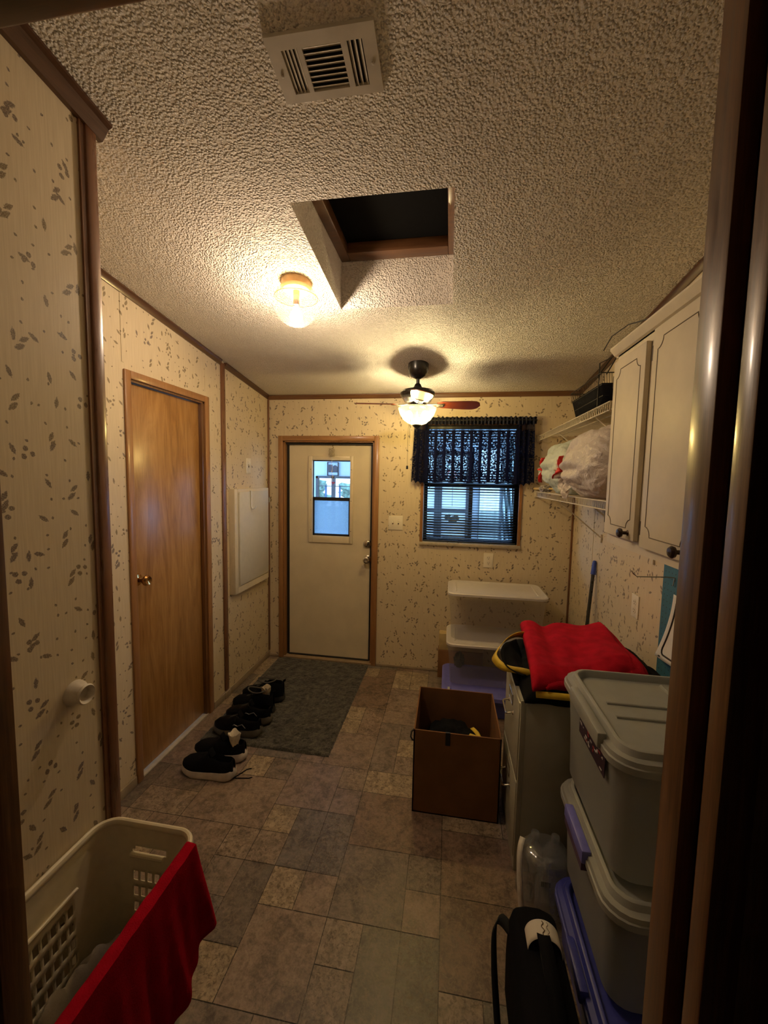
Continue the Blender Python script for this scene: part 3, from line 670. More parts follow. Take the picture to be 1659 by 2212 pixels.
plate('wall_outlet', 'ivory duplex outlet directly below the window', 'outlet', (.320, DD, .948), 'B', .074, .116, 0, [(0, .020, 'o'), (0, -.020, 'o')])
plate('wall_outlet', 'ivory duplex outlet on the right wall behind the red cloth', 'outlet', (RX, 2.148, .967), 'R', .074, .116, 0, [(0, .020, 'o'), (0, -.020, 'o')])
# door bumper
b = MB(); b.lathe([(.0, 0), (.034, 0), (.033, .008), (.026, .018), (.024, .030), (.027, .036), (.024, .040), (.018, .034), (.016, .024), (.0, .022)], (0, 0, 0), 32, R90)
for i, v in enumerate(b.v): b.v[i] = (v[0]+NX, v[1]+.900, v[2]+.985)
tag(b.build('door_bumper', mat('bumper_vinyl', (.62, .55, .44), .45)), 'round off-white door bumper on the near papered wall', 'door bumper')
# recessed wall cabinet on left wall (ironing board style)
wc = thing('wall_cabinet', (LX, 2.93, .72), 'shallow cream flat-panel cabinet set in the left wall beside the outside door', 'cabinet')
cx = LX+.045; cy0, cy1, cz0, cz1 = 2.615, 3.150, .728, 1.485
b = MB()
b.box(LX-.002, cx, cy0, cy0+.045, cz0, cz1, bev=.003); b.box(LX, cx, cy1-.02, cy1, cz0, cz1, bev=.003); b.box(LX, cx, cy0+.045, cy1-.02, cz1-.03, cz1); b.box(LX, cx, cy0+.045, cy1-.02, cz0, cz0+.045); b.box(LX+.001, LX+.02, cy0+.03, cy1-.015, cz0+.03, cz1-.02)
b.build('cabinet_frame', CREAM2, wc)
b = MB(); b.box(cx-.006, cx+.008, cy0+.055, cy1-.016, cz0+.055, cz1-.022, bev=.003); b.box(cx-.012, cx-.005, cy0+.045, cy1-.02, cz0+.045, cz1-.03)
dr = b.build('door', mat('cabinet_door_gloss', (.66, .62, .52), .42, var=.03), wc)
for z in (cz0+.09, cz1-.10):
    b = MB(); b.lathe([(.005, -.02), (.005, .02)], (cx+.010, cy1-.014, z), 8); b.build('hinge', BRASS, dr)
b = MB(); hy = 2.835; hx = cx+.012
b.tube([(cx-.012, hy, cz1-.024), (cx-.006, hy, cz1-.016), (hx, hy, cz1-.018), (hx+.001, hy, cz1-.06), (hx, hy, 1.350), (hx+.010, hy, 1.332), (hx+.026, hy, 1.332), (hx+.034, hy, 1.345), (hx+.035, hy, 1.356)], [.009, .009, .009, .009, .009, .010, .010, .010, .008], 10, flat=.35)
tag(b.build('over_door_hook', WHITE), 'white plastic hook hanging over the door of the cream wall cabinet', 'hook')
# hanging ornament on outside door
on = thing('hanging_ornament', (-.968, DD-.03, 1.90), 'silver filigree ornament with a beaded strand and red bow hanging over the door glass', 'ornament')
b = MB(); oy = DD+.03
b.tube([(-.972, oy+.02, 1.862), (-.972, oy+.008, 1.866), (-.972, oy, 1.85), (-.970, oy-.006, 1.835), (-.962, oy-.01, 1.826), (-.972, oy-.012, 1.818)], .0022, 6); b.build('hook', CHROME, on)
b = MB()
for i in range(5):
    x = -1.0+.011*i
    b.tube([(x+.003*sin(t*1.3+i), oy-.012-.003*cos(t), 1.822-.0068*t) for t in range(11)], .0013, 5)
for t in range(6): b.tube([(-.978+.022*cos(a*pi/8), oy-.012, 1.815-.012*t+.006*sin(a*pi/8*2)) for a in range(16)], .0011, 5, True)
b.build('filigree', CHROME, on)
b = MB()
for t in range(22):
    b.lathe([(0, .004), (.0034, 0), (0, -.004)], (-.978+.006*sin(t*.9)+.012*(t/22), oy-.012, 1.742-.0098*t), 8)
b.tube([(-.978, oy-.012, 1.75), (-.966, oy-.012, 1.53)], .0008, 4); b.build('bead_strand', WHITE, on)
b = MB()
for s_ in (-1, 1): b.tube([(-.962, oy-.013, 1.535), (-.962+.010*s_, oy-.015, 1.545), (-.962+.014*s_, oy-.014, 1.535), (-.962+.008*s_, oy-.013, 1.530), (-.962, oy-.013, 1.535)], .003, 6)
b.tube([(-.962, oy-.013, 1.535), (-.966, oy-.013, 1.515)], .002, 5); b.build('bow', REDP, on)
# ================================================================== RIGHT SIDE: upper cabinet
CXF = .62; cy_far = 1.703; cbz, ctz = 1.348, 2.060
uc = thing('wall_cabinet', (.78, 1.2, cbz), 'cream upper cabinet with routed panel doors and black knobs on the right wall', 'cabinet')
b = MB(); b.box(CXF+.018, RX, .42, cy_far, cbz, 2.10, bev=.002)
b.box(CXF, CXF+.02, .42, cy_far, cbz, cbz+.040); b.box(CXF, CXF+.02, .42, cy_far, 2.028, 2.10); b.box(CXF, CXF+.02, 1.388, 1.440, cbz+.04, 2.028); b.box(CXF, CXF+.02, 1.694, cy_far, cbz+.04, 2.028); b.box(CXF, CXF+.02, 1.045, 1.095, cbz+.04, 2.028)
b.build('cabinet_body', CABM, uc)
b = MB(); P = [(0, 0), (0, .006), (-.008, .010), (-.014, .018), (-.020, .026), (-.024, .032), (-.024, .038), (.02, .038), (.02, 0)]
b.prism([(CXF+p[0], 2.056+p[1]) for p in P], 1, .42, cy_far+.02); 
b.build('crown_moulding', CABM, uc, smooth=25)
def cabdoor(y0, y1, z0, z1, knob):
    b = MB(); xf = CXF-.017; b.box(xf, CXF-.001, y0, y1, z0, z1, bev=.002)
    a, c = .032, .038; yy0, yy1, zz0, zz1 = y0+a, y1-a, z0+c, z1-c; r = .03; path = []
    for (cy_, cz_, a0) in ((yy1, zz1, 1.5*pi), (yy0, zz1, 2*pi), (yy0, zz0, .5*pi), (yy1, zz0, pi)):
        # notched ogee corners: arc centred on the corner
        for k in range(9):
            t = a0-k/8*pi/2; path.append((xf, cy_+r*cos(t), cz_+r*sin(t)))
    g = MB(); g.tube(path, .0016, 6, True)
    d = b.build('door', CABM, uc); g.build('routed_groove', GROOVE, d)
    k = MB(); Rm = Matrix.Rotation(radians(-90), 3, 'Y')
    k.lathe([(.010, 0), (.006, .004), (.006, .016), (.015, .020), (.017, .026), (.012, .032), (0, .034)], (xf, knob[0], knob[1]), 24, Rm); k.build('knob', mat('bronze_knob', (.05, .03, .02), .3, .6), d)
    for z in (z0+.06, z1-.07):
        h = MB(); h.lathe([(.0045, -.022), (.0045, .022)], (xf+.004, y1+.004, z), 8); h.box(xf+.012, CXF-.001, y1+.001, y1+.008, z-.012, z+.012); h.build('hinge', mat('dark_hinge', (.05, .03, .018), .5, .3), d)
cabdoor(1.436, 1.690, 1.387, 2.032, (1.480, 1.410)); cabdoor(1.100, 1.390, 1.377, 2.050, (1.148, 1.402)); cabdoor(.76, 1.050, 1.377, 2.050, (.80, 1.402))
b = MB(); b.tube([(.64, 1.93, 2.150), (.66, 1.90, 2.20), (.70, 1.84, 2.225), (.74, 1.76, 2.215), (.72, 1.68, 2.19), (.70, 1.60, 2.17), (.74, 1.50, 2.14)], .0022, 6)
tag(b.build('loose_cable', BLK2), 'thin black cable looping up from the top of the upper cabinet', 'cable')
# wire shelves
WIRE = mat('shelf_vinyl_wire', (.66, .58, .44), .4)
def wshelf(z, y0, y1, label):
    o = thing('wire_shelf', (.79, (y0+y1)/2, z), label, 'shelf'); xf, xb = .656, RX-.006; lip = .036
    b = MB(); y = y0
    while y <= y1:
        b.tube([(xb, y, z), (xf, y, z), (xf-.001, y, z-lip)], .0019, 5, cap=False); y += .0255
    b.build('cross_wire', WIRE, o)
    b = MB()
    for (x_, z_, r) in ((xf, z, .003), (xf, z-lip, .0032), (xb, z, .003), ((xf+xb)/2, z-.003, .003), (xf+.07, z-.003, .0025)): b.tube([(x_, y0, z_), (x_, y1, z_)], r, 8)
    b.build('rail', WIRE, o)
    b = MB(); b.box(xf-.014, xf+.008, y1, DD-.001, z-lip-.010, z+.010, bev=.002); b.build('end_bracket', WIRE, o)
    for yb in (y0+.20, y0+.85):
        b = MB(); b.tube([(xf+.01, yb, z-lip), (xb, yb, z-.26)], .004, 8); b.box(xb-.004, xb+.004, yb-.008, yb+.008, z-.29, z-.24)
        b.build('diagonal_brace', WIRE, o)
    return o
wshelf(1.922, 1.86, DD-.012, 'upper white wire shelf holding the black wire basket on the right wall')
wshelf(1.500, 1.80, DD-.012, 'lower white wire shelf carrying two white trash bags on the right wall')
# black basket on upper shelf
wb = thing('wire_basket', (.78, 2.25, 1.926), 'black wire and mesh basket on the upper wire shelf beside the cabinet', 'basket')
bx0, bx1, by0, by1, z0, z1 = .69, .90, 2.03, 2.44, 1.930, 2.075
b = MB()
def wbf(u, v):
    ex = .03*v; a = [(bx0-ex, by0-ex), (bx1+ex, by0-ex), (bx1+ex, by1+ex), (bx0-ex, by1+ex)]; t = u*4; i = int(t) % 4; f = t-int(t); p, q = a[i], a[(i+1) % 4]
    return (p[0]+(q[0]-p[0])*f, p[1]+(q[1]-p[1])*f, z0+(z1-z0)*v)
for i in range(96): b.tube([wbf(i/96, 0), wbf(i/96, 1)], .0011, 4, cap=False)
for v in (0, .33, .66, 1): b.tube([wbf(k/4, v) for k in range(4)], .0026, 6, True)
b.build('wire_mesh', BLK2, wb)
b = MB(); b.grid(lambda u, v: wbf(u, .02+.68*v), 16, 1, cu=True); b.build('liner', BLK, wb, solid=.003)
b = MB(); b.tube([wbf(.99, 1), (.70, 2.0, 2.14), (.71, 1.93, 2.15), wbf(.02, .95)], .0026, 6); b.tube([(.668, 2.05, 1.90), (.668, 2.05, 2.13), (.70, 2.0, 2.14)], .0026, 6); b.build('handle', BLK2, wb)
# trash bags
def bag(name, A, T, rad, mt, label, seed, tiedir, flat=(1, 1), flare=.07, flap=False):
    A, T = Vector(A), Vector(T); ax = (T-A); Ln = ax.length; ax.normalize(); s1 = ax.cross(Vector((0, 0, 1))).normalized(); s2 = s1.cross(ax)
    o = thing(name, (A+T)/2-Vector((0, 0, rad)), label, 'trash bag')
    cen = Vector((.785, 0, 0))
    def prof(t):
        if t < .80: q = sqrt(max(0, 1-((t/.80-.48)/.52)**2)) if t/.80 > .48 else sqrt(max(0, 1-((.48-t/.80)/.48)**2.6)); return rad*max(q, .0)
        return 0
    def f(u, v):
        th = 2*pi*u; t = v
        if t < .86:
            w = t/.86; r = rad*(max(0, 1-abs((w-.40)/.40)**2.4)**.5 if w < .4 else (1-((w-.4)/.6)**2.8)**.70)
            r = max(r, .012 if t > .4 else .0005)
        else: r = .012+(flare)*((t-.86)/.14)**.8
        conv = min(1, max(0, (t-.35)/.5))
        wr = 1+conv*.10*sin(th*9+3*noise.noise(Vector((th, seed, 1))))+conv*.06*sin(th*17+t*6+seed)
        nn = noise.noise(Vector((cos(th)*2.2+seed, sin(th)*2.2, t*4)))*.10+noise.noise(Vector((cos(th)*7+seed, sin(th)*7, t*11)))*.045+noise.noise(Vector((cos(th)*15, sin(th)*15+seed, t*22)))*.018
        r = r*(wr+nn*(1 if t < .86 else 2.5))
        along = Ln*(t/.86) if t < .86 else Ln+.05*((t-.86)/.14)
        c = A+ax*along
        if t < .86:
            w = t/.86; cc = Vector((.765, c.y, A.z)); c = cc.lerp(c, min(1, max(0, (w-.35)/.6))**1.2)
        p = c+s1*(r*cos(th)*flat[0])+s2*(r*sin(th)*flat[1])
        if p.x > RX-.006: p.x = RX-.006-.02*(p.x-RX)*0
        p.z = max(p.z, 1.506)
        return p
    b = MB(); b.grid(f, 150, 110, cu=True); b.build('plastic_sack', mt, o, smooth=60)
    b = MB(); c = T+ax*.006
    e1 = Vector((-.25, .1, .9)).normalized(); e2 = Vector((-.5, -.2, -.75)).normalized(); e3 = Vector((-.3, .8, .4)).normalized()
    b.tube([c+(s1*cos(a*pi/8)+s2*sin(a*pi/8))*.020 for a in range(16)], .006, 6, True)
    def rib(pts, w, q=0):
        pts = [Vector(p) for p in pts]; n = len(pts); sd = ax.cross(pts[-1]-pts[0]).normalized()
        vs = [];
        for i, p in enumerate(pts):
            k = w*(.5+.5*min(1, i/(n-1)*2)); vs += [p+sd*k, p-sd*k+ax*.004]
        b.add(vs, [(2*i, 2*i+1, 2*i+3, 2*i+2) for i in range(n-1)])
    for (d, L_, w) in tiedir: 
        d = Vector(d).normalized(); b0 = c+Vector((-.045, -.012, .0)); rib([b0+d*L_*t+Vector((-.012*sin(t*3), 0, 0)) for t in (0, .25, .5, .75, 1)], w)
    b.build('drawstring', REDP, o, smooth=60, solid=.002)
    if flap:
        b = MB(); e = T+ax*.01
        def ff(u, v):
            w = .020+.075*v*(1-.55*max(0, v-.6)/.4); q = e+s1*0+ax*((u-.5)*2*w+.01*v)+Vector((-.020*sin(v*2.2)-.006*sin(u*14), 0, -.155*v*(1-.35*abs(u-.45)*2*v)))
            n_ = noise.noise(Vector((u*6, v*6, seed)))*.016; return (q.x+n_, q.y, q.z+.5*n_)
        b.grid(ff, 40, 30); b.build('loose_flap', mt, o, smooth=70)
def bagmat(name, col):
    q = N(name); p = q.pos(); f = q.noise(p, 30, 4, .6, 1.2); g = q.noise(p, 85, 3)
    h = q.m('ADD', f, q.m('MULTIPLY', g, .4)); n = q.bump(h, .6, .012)
    d = q.n('BsdfDiffuse', None, Color=col, Normal=n); t = q.n('BsdfTranslucent', None, Color=col, Normal=n); a = q.n('MixShader', None, Fac=.25); q.set(a.inputs[1], d); q.set(a.inputs[2], t)
    gl_ = q.n('BsdfGlossy', None, Color=(1, 1, 1), Roughness=.25, Normal=n); e = q.n('MixShader', None, Fac=.07); q.set(e.inputs[1], a); q.set(e.inputs[2], gl_); return q.end(e)
BAGA = bagmat('mint_white_film', (.66, .72, .66)); BAGB = bagmat('white_film', (.70, .62, .57))
bag('trash_bag', (.765, 2.42, 1.668), (.665, 2.87, 1.655), .170, BAGA, 'pale green-white tied trash bag nearest the window on the lower shelf', 3.3, [((-.1, -.25, 1), .085, .013), ((-.1, .25, -1), .085, .014), ((-.2, .6, .25), .04, .016)], (1.0, 1.0), .045)
bag('trash_bag', (.765, 1.83, 1.675), (.640, 2.31, 1.640), .178, BAGB, 'pinkish-white tied trash bag next to the cabinet on the lower shelf', 8.1, [((-.1, -.2, 1), .080, .013), ((-.15, .8, -.45), .085, .020), ((-.2, .5, .0), .045, .016)], (1.0, 1.0), .055, True)
b = MB(); b.tube([(.635, 3.225, 1.524), (.655, 3.19, 1.524), (.70, 3.10, 1.527), (.76, 3.02, 1.527)], .0075, 10)
tag(b.build('wooden_dowel', mat('yellow_stick', (.72, .50, .18), .5)), 'yellow wooden stick end poking out at the left of the lower wire shelf', 'stick')
def rag(name, mt, label, cat, c, sx, sy, sz, seed, fr=3.0, parent=None):
    b = MB(); c = Vector(c)
    def f(u, v):
        th = 2*pi*u; ph = pi*v; d = Vector((sin(ph)*cos(th), sin(ph)*sin(th), cos(ph)))
        k = 1+.35*noise.noise(d*fr+Vector((seed, 0, 0)))+.16*noise.noise(d*fr*2.6+Vector((0, seed, 0)))
        return (c.x+d.x*sx*k, c.y+d.y*sy*k, c.z+max(d.z*sz*k, -sz*.9))
    b.grid(f, 48, 28, cu=True); o = b.build(name, mt, parent, smooth=70)
    return tag(o, label, cat) if label else o
rag('cleaning_rag', mat('mottled_rag', (.33, .29, .26), .95, var=.6, nsc=90), 'crumpled mottled grey rag under the mint trash bag', 'rag', (.70, 3.13, 1.525), .045, .055, .026, 4)
# mop / broom handle
b = MB(); Mt = Vector((.925, 2.712, 1.080)); Mb = Vector((.80, 2.52, .01)); dr_ = (Mb-Mt).normalized()
mh = thing('broom', Mb, 'black-handled broom with blue tip leaning in the right back corner', 'broom')
b.tube([Mt+dr_*.07, Mb], .0105, 14); b.build('broom_handle', mat('dark_tube', (.05, .05, .045), .3, .4), mh)
b = MB(); b.tube([Mt-dr_*.004, Mt, Mt+dr_*.012, Mt+dr_*.05, Mt+dr_*.085], [.006, .010, .0125, .0135, .0155], 14); b.build('handle_grip', mat('blue_grip', (.03, .07, .40), .4), mh)
# pegboard, hook, sheet
pg = thing('pegboard', (RX-.008, 1.4, .62), 'blue painted pegboard strip on the right wall below the upper cabinet', 'pegboard')
b = MB(); b.box(RX-.010, RX-.001, .95, 1.893, .60, 1.340); 
for j in range(26):
    for i in range(20):
        b.lathe([(.0028, 0), (.0, .0006)], (RX-.0101, 1.875-.0254*i, .70+.0254*j), 6, Matrix.Rotation(radians(-90), 3, 'Y'), 1, cap=False)
b.build('peg_panel', [mat('pegboard_teal', (.045, .155, .22), .6), BLK2], pg)
b = MB(); b.tube([(.925, 1.80, 1.194), (.905, 1.81, 1.194), (.84, 1.815, 1.190), (.79, 1.818, 1.188), (.775, 1.82, 1.200), (.768, 1.82, 1.212)], .0022, 6)
b.tube([(.925, 1.80, 1.194), (.920, 1.80, 1.16)], .0022, 6)
tag(b.build('peg_hook', STEEL), 'long empty wire peg hook sticking out of the blue pegboard', 'hook')
sh_ = thing('paper_sheet', (.91, 1.72, .85), 'curling white sheet with a black rounded outline hung on the pegboard', 'paper')
def pf(u, v): return (.918-.02*v*v-.01*sin(u*2), 1.785+.072*v**1.6-.30*u, 1.13-.29*v+.035*u*v)
b = MB(); b.grid(pf, 20, 20); b.build('sheet', mat('white_paper', (.70, .68, .62), .6, var=.02), sh_, solid=.0008)
def off(p): return (p[0]-.0015, p[1], p[2])
b = MB(); pts = [(.12, .1)]+[(.12, .1+.72*t/10) for t in range(1, 11)]+[(.13, .86), (.16, .90), (.20, .92)]+[(.2+.07*t, .92) for t in range(1, 10)]
b.tube([off(pf(*q)) for q in pts], .0035, 6); b.build('printed_outline', BLK2, sh_)
b = MB()
for k in range(3): b.tube([off(pf(.10+.02*k+du, .955+dv)) for du, dv in ((0, 0), (.014, 0), (.014, .022), (0, .022))], .0007, 4, True)
b.build('printed_text', BLK2, sh_)
# ================================================================== FILING CABINET
fx0, fx1, fy0, fy1, fz1 = .304, .90, 1.583, 1.965, .720
fc = thing('filing_cabinet', ((fx0+fx1)/2, (fy0+fy1)/2, 0), 'putty grey two-drawer steel filing cabinet against the right wall', 'filing cabinet')
b = MB(); b.box(fx0+.018, fx1, fy0, fy1, 0, fz1, bev=.004); b.box(fx0, fx0+.02, fy0, fy0+.012, 0, fz1, bev=.002); b.box(fx0, fx0+.02, fy1-.012, fy1, 0, fz1, bev=.002); b.box(fx0, fx0+.02, fy0+.012, fy1-.012, fz1-.016, fz1); b.box(fx0, fx0+.02, fy0+.012, fy1-.012, 0, .04)
b.build('cabinet_body', FILE, fc)
for z0_, z1_ in ((.375, .700), (.045, .368)):
    b = MB(); b.box(fx0-.004, fx0+.016, fy0+.014, fy1-.014, z0_, z1_, bev=.005); d = b.build('drawer', FILE, fc)
    ym = (fy0+fy1)/2+.01; zh = z1_-.115
    b = MB(); b.tube([(fx0-.003, ym-.055, zh), (fx0-.026, ym-.055, zh-.004), (fx0-.032, ym-.048, zh-.008), (fx0-.032, ym+.048, zh-.008), (fx0-.026, ym+.055, zh-.004), (fx0-.003, ym+.055, zh)], .0042, 8)
    for s_ in (-1, 1): b.lathe([(.010, 0), (.008, .003), (.0, .004)], (fx0-.004, ym+.055*s_, zh), 14, Matrix.Rotation(radians(-90), 3, 'Y'))
    b.build('handle', CHROME, d)
    b = MB(); zl = z1_-.065
    b.box(fx0-.006, fx0-.004, ym-.045, ym+.045, zl-.022, zl+.022, 0); b.tube([(fx0-.006, ym-.045, zl+.022), (fx0-.006, ym-.045, zl-.022), (fx0-.006, ym+.045, zl-.022), (fx0-.006, ym+.045, zl+.022)], .002, 6, True, 1)
    b.build('label_holder', [mat('label_card', (.3, .28, .22), .6), CHROME], d)
b = MB(); b.lathe([(.0, .006), (.008, .005), (.010, 0), (.010, -.02)], (fx0+.004, fy0+.024, fz1-.026), 16, Matrix.Rotation(radians(-90), 3, 'Y')); b.build('lock', CHROME, fc)
# black/yellow tote bag on cabinet
tb = thing('tote_bag', (.58, 1.75, fz1), 'black fabric tote bag with yellow handles lying on the filing cabinet', 'bag')
def heap(x0, x1, y0, y1, z0, h, seed, edge=.18):
    def f(u, v):
        x, y = x0+(x1-x0)*u, y0+(y1-y0)*v; e = min(u, 1-u, v, 1-v)/edge; k = min(1, e)**.5
        z = z0+h*k*(.78+.35*noise.noise(Vector((x*6+seed, y*6, 0))))+.006*noise.noise(Vector((x*22, y*22, seed)))
        return (x, y, max(z, z0))
    return f
b = MB(); b.grid(heap(.315, .930, 1.568, 2.10, fz1+.001, .086, 2, .10), 56, 50); b.grid(heap(.30, .42, 1.70, 1.96, fz1+.001, .058, 5, .3), 16, 20)
def mouth(u, v):
    th = -1.35+2.7*u; r = 1+.25*v
    return (.335-.085*v*cos(th)*r+.02, 1.80+.095*sin(th)*r, fz1+.045+.075*v*(.55+.45*sin(th))+.01*noise.noise(Vector((u*5, v*3, 1))))
b.grid(mouth, 30, 8)
b.build('bag_body', BLK, tb, smooth=60, solid=.003)
b = MB()
def strap(pts, w, up_=(0, 0, 1)):
    P_ = []; pts = [Vector(p) for p in pts]
    for i in range(len(pts)-1):
        p0 = pts[max(i-1, 0)]; p1 = pts[i]; p2 = pts[i+1]; p3 = pts[min(i+2, len(pts)-1)]
        for k in range(6):
            t = k/6; P_.append(.5*((2*p1)+(p2-p0)*t+(2*p0-5*p1+4*p2-p3)*t*t+(3*p1-p0-3*p2+p3)*t**3))
    P_.append(pts[-1]); vs = []; u_ = Vector(up_)
    for p in P_: vs += [p+u_*w/2, p-u_*w/2]
    return vs, [(2*i, 2*i+1, 2*i+3, 2*i+2) for i in range(len(P_)-1)]
b.add(*strap([(.44, 2.01, .81), (.36, 1.99, .835), (.29, 1.935, .825), (.235, 1.86, .790), (.228, 1.82, .775), (.26, 1.755, .770), (.33, 1.70, .785), (.40, 1.675, .775)], .040, (.45, -.3, .8)))
b.build('handle', YEL, tb, smooth=70, solid=.003)
b = MB(); b.add(*strap([(.352, 1.560, .765), (.42, 1.555, .768), (.50, 1.555, .768), (.60, 1.560, .768)], .024, (0, .55, .85))); b.build('trim_strip', YEL, tb, smooth=70, solid=.003)
# red cloth
b = MB()
def redf(u, v):
    TL, TR, BR, BL = Vector((.385, 2.13, .850)), Vector((.800, 2.19, .850)), Vector((.765, 1.67, .855)), Vector((.338, 1.552, .812))
    p = TL.lerp(TR, u).lerp(BL.lerp(BR, u), v)
    e = max(0, min(u, 1-u, v, 1-v)); rim = min(1, e/.05)**.5
    p.z += .010*rim+.016*noise.noise(Vector((u*3.2, v*2.6, 5)))+.010*sin(u*7+v*2)-.020*(1-rim)*.8-.03*max(0, v-.85)/.15
    p.z -= .034*math.exp(-((u-.26)/.10)**2)*(1-v)
    p.x += .02*sin(v*pi)*(-1 if u < .5 else 1)*0+.05*v*(u > .9)*0
    return p
b.grid(redf, 60, 60)
cl_ = thing('folded_cloth', (.57, 1.9, .80), 'bright red fleece cloth folded on top of the black tote bag', 'cloth')
b.build('top_fold', REDF, cl_, smooth=60, solid=.005)
b = MB(); b.grid(lambda u, v: redf(u*.985+.03, v*.97+.0)+Vector((.025+.012*v, -.012, -.024-.006*sin(v*6))), 40, 40); b.build('under_fold', REDF, cl_, smooth=60, solid=.010)
b = MB(); b.grid(lambda u, v: redf(.80+.24*u, .10+.86*v)+Vector((.022, -.010, -.045-.015*u)), 16, 40); b.build('under_fold', REDF, cl_, smooth=60, solid=.010)
# ================================================================== CARDBOARD BOX (open)
cb = thing('cardboard_box', (.074, 2.0, 0), 'open brown cardboard box in front of the clear totes on the floor', 'box')
qx0, qx1, qy0, qy1, qz, tk = -.130, .270, 1.800, 2.200, .410, .006
b = MB()
def tapered(b, x0, x1, y0, y1, z0, z1, dx0=0, dx1=0):
    b.add([(x0, y0, z0), (x1, y0, z0), (x1, y1, z0), (x0, y1, z0), (x0, y0, z1), (x1, y0, z1), (x1, y1, z1), (x0, y1, z1)], [(0, 3, 2, 1), (4, 5, 6, 7), (0, 1, 5, 4), (1, 2, 6, 5), (2, 3, 7, 6), (3, 0, 4, 7)])
tapered(b, qx0, qx1, qy0, qy0+tk, 0, qz); tapered(b, qx0, qx1, qy1-tk, qy1, 0, qz); tapered(b, qx0, qx0+tk, qy0, qy1, 0, qz); tapered(b, qx1-tk, qx1, qy0, qy1, 0, qz); tapered(b, qx0, qx1, qy0, qy1, 0, .006)
b.build('carton', CARD, cb)
b = MB(); b.box(.018, .040, qy0-.0012, qy0, .350, .411); b.box(.018, .040, qy0-.0012, qy0+tk+.001, .410, .4115); b.build('tape_strip', BLK2, cb)
b = MB(); b.tube([(qx0-.001, 1.86, .375), (qx0-.014, 1.85, .365), (qx0-.016, 1.835, .350), (qx0-.008, 1.83, .338), (qx0-.001, 1.835, .335)], .004, 8); b.build('cord_loop', BLK2, cb); b = MB()
b.lathe([(.010, 0), (.0, .001)], (qx1-tk-.001, 2.03, .325), 16, Matrix.Rotation(radians(-90), 3, 'Y')); b.build('hand_hole', BLK2, cb)
o = rag('folded_clothing', BLK, 'black garments piled inside the open cardboard box', 'clothing', (.06, 1.995, .215), .165, .155, .085, 9, 2.2)
b = MB(); b.add(*strap([(.13, 1.93, .325), (.165, 1.90, .335), (.19, 1.88, .345), (.225, 1.87, .325)], .030, (.6, .5, .6)))
b.add(*strap([(.15, 1.99, .33), (.17, 1.93, .345), (.18, 1.90, .34)], .022, (.8, .2, .3)))
tag(b.build('webbing_strap', YEL, None, 70, solid=.003), 'short yellow strap on the black garments in the cardboard box', 'strap')
# ================================================================== TOTES
def tote(name, label, x0, x1, y0, y1, z0, z1, tp, body, lid, lidh=.022, over=.012, clip=None, r=.04, lip=True, deep=False, grp=None):
    o = thing(name, ((x0+x1)/2, (y0+y1)/2, z0), label, 'storage bin', grp)
    b = MB(); zz = z1-lidh*.6
    b.loft([(z0, x0+tp, x1-tp, y0+tp, y1-tp, r), (z0+.004, x0+tp*.9-.004, x1-tp*.9+.004, y0+tp*.9-.004, y1-tp*.9+.004, r), (z0+(zz-z0)*.55, x0+tp*.45, x1-tp*.45, y0+tp*.45, y1-tp*.45, r), (zz-.035, x0+tp*.12, x1-tp*.12, y0+tp*.12, y1-tp*.12, r),
            (zz-.032, x0-.004, x1+.004, y0-.004, y1+.004, r+.004), (zz, x0-.004, x1+.004, y0-.004, y1+.004, r+.004)], cap=(1, 0))
    b.build('tub', body, o, solid=0)
    b = MB(); ov = over
    if deep:
        P = [(z1-lidh-.012, ov, r+ov), (z1-lidh+.006, ov, r+ov), (z1-lidh+.008, ov-.004, r+ov), (z1-.020, ov-.006, r+ov), (z1-.017, -.006, r), (z1-.002, -.012, r), (z1, -.016, r), (z1, -.022, r*.9), (z1-.004, -.026, r*.9), (z1-.022, -.032, r*.8), (z1-.023, -.06, r*.6)]
    else:
        P = [(z1-lidh, ov, r+ov), (z1-.006, ov, r+ov), (z1, ov-.006, r+ov), (z1, -.006, r), (z1-.006, -.018, r*.8), (z1-.006, -.05, r*.6)]
    b.loft([(z, x0-e, x1+e, y0-e, y1+e, rr) for z, e, rr in P], cap=(0, 1))
    if deep:
        zt = z1-.022
        for yy in (y0+(y1-y0)*.42, y0+(y1-y0)*.58): b.tube([(x0+.07, yy, zt), (x1-.07, yy, zt)], .006, 8)
        for xx in (x0+(x1-x0)*.66,): b.tube([(xx, y0+.08, zt), (xx, y1-.05, zt)], .006, 8)
    else:
        for xx in (x0+.05, x1-.05): b.tube([(xx, y0+.06, z1-.005), (xx, y1-.06, z1-.005)], .006, 8)
    ld = b.build('lid', lid, o)
    if clip:
        cm, side, ya, yb, hh = clip
        xx = x0-ov-.006 if side == 'x' else None
        c = MB(); c.box(xx-.004, xx+.022, ya, yb, z1-lidh-hh, z1-.004, bev=.006); c.build('clip', cm, o)
    return o
BY0, BY1 = 1.060, 1.545
t1 = tote('storage_bin', 'milky storage bin with grey ribbed lid, topmost of the stack by the doorway', .450, .908, BY0, BY1, .521, .895, .022, MILKY, GREYP, .040, .016, (GREYP, 'x', 1.14, 1.40, .010), .055, deep=True)
b = MB(); lx = .437; b.box(lx+.0085, lx+.0105, 1.135, 1.350, .765, .845, 0)
rn = random.Random(3)
for k in range(34):
    y_ = 1.14+rn.random()*.19; z_ = .772+rn.random()*.060; b.box(lx+.0075, lx+.0085, y_, y_+.004+rn.random()*.014, z_, z_+.002+rn.random()*.006, 1 if rn.random() < .7 else 2)
b.build('product_sticker', [mat('sticker_dark', (.035, .015, .03), .5), mat('sticker_white', (.45, .42, .42), .5), mat('sticker_red', (.35, .02, .03), .5)], t1)
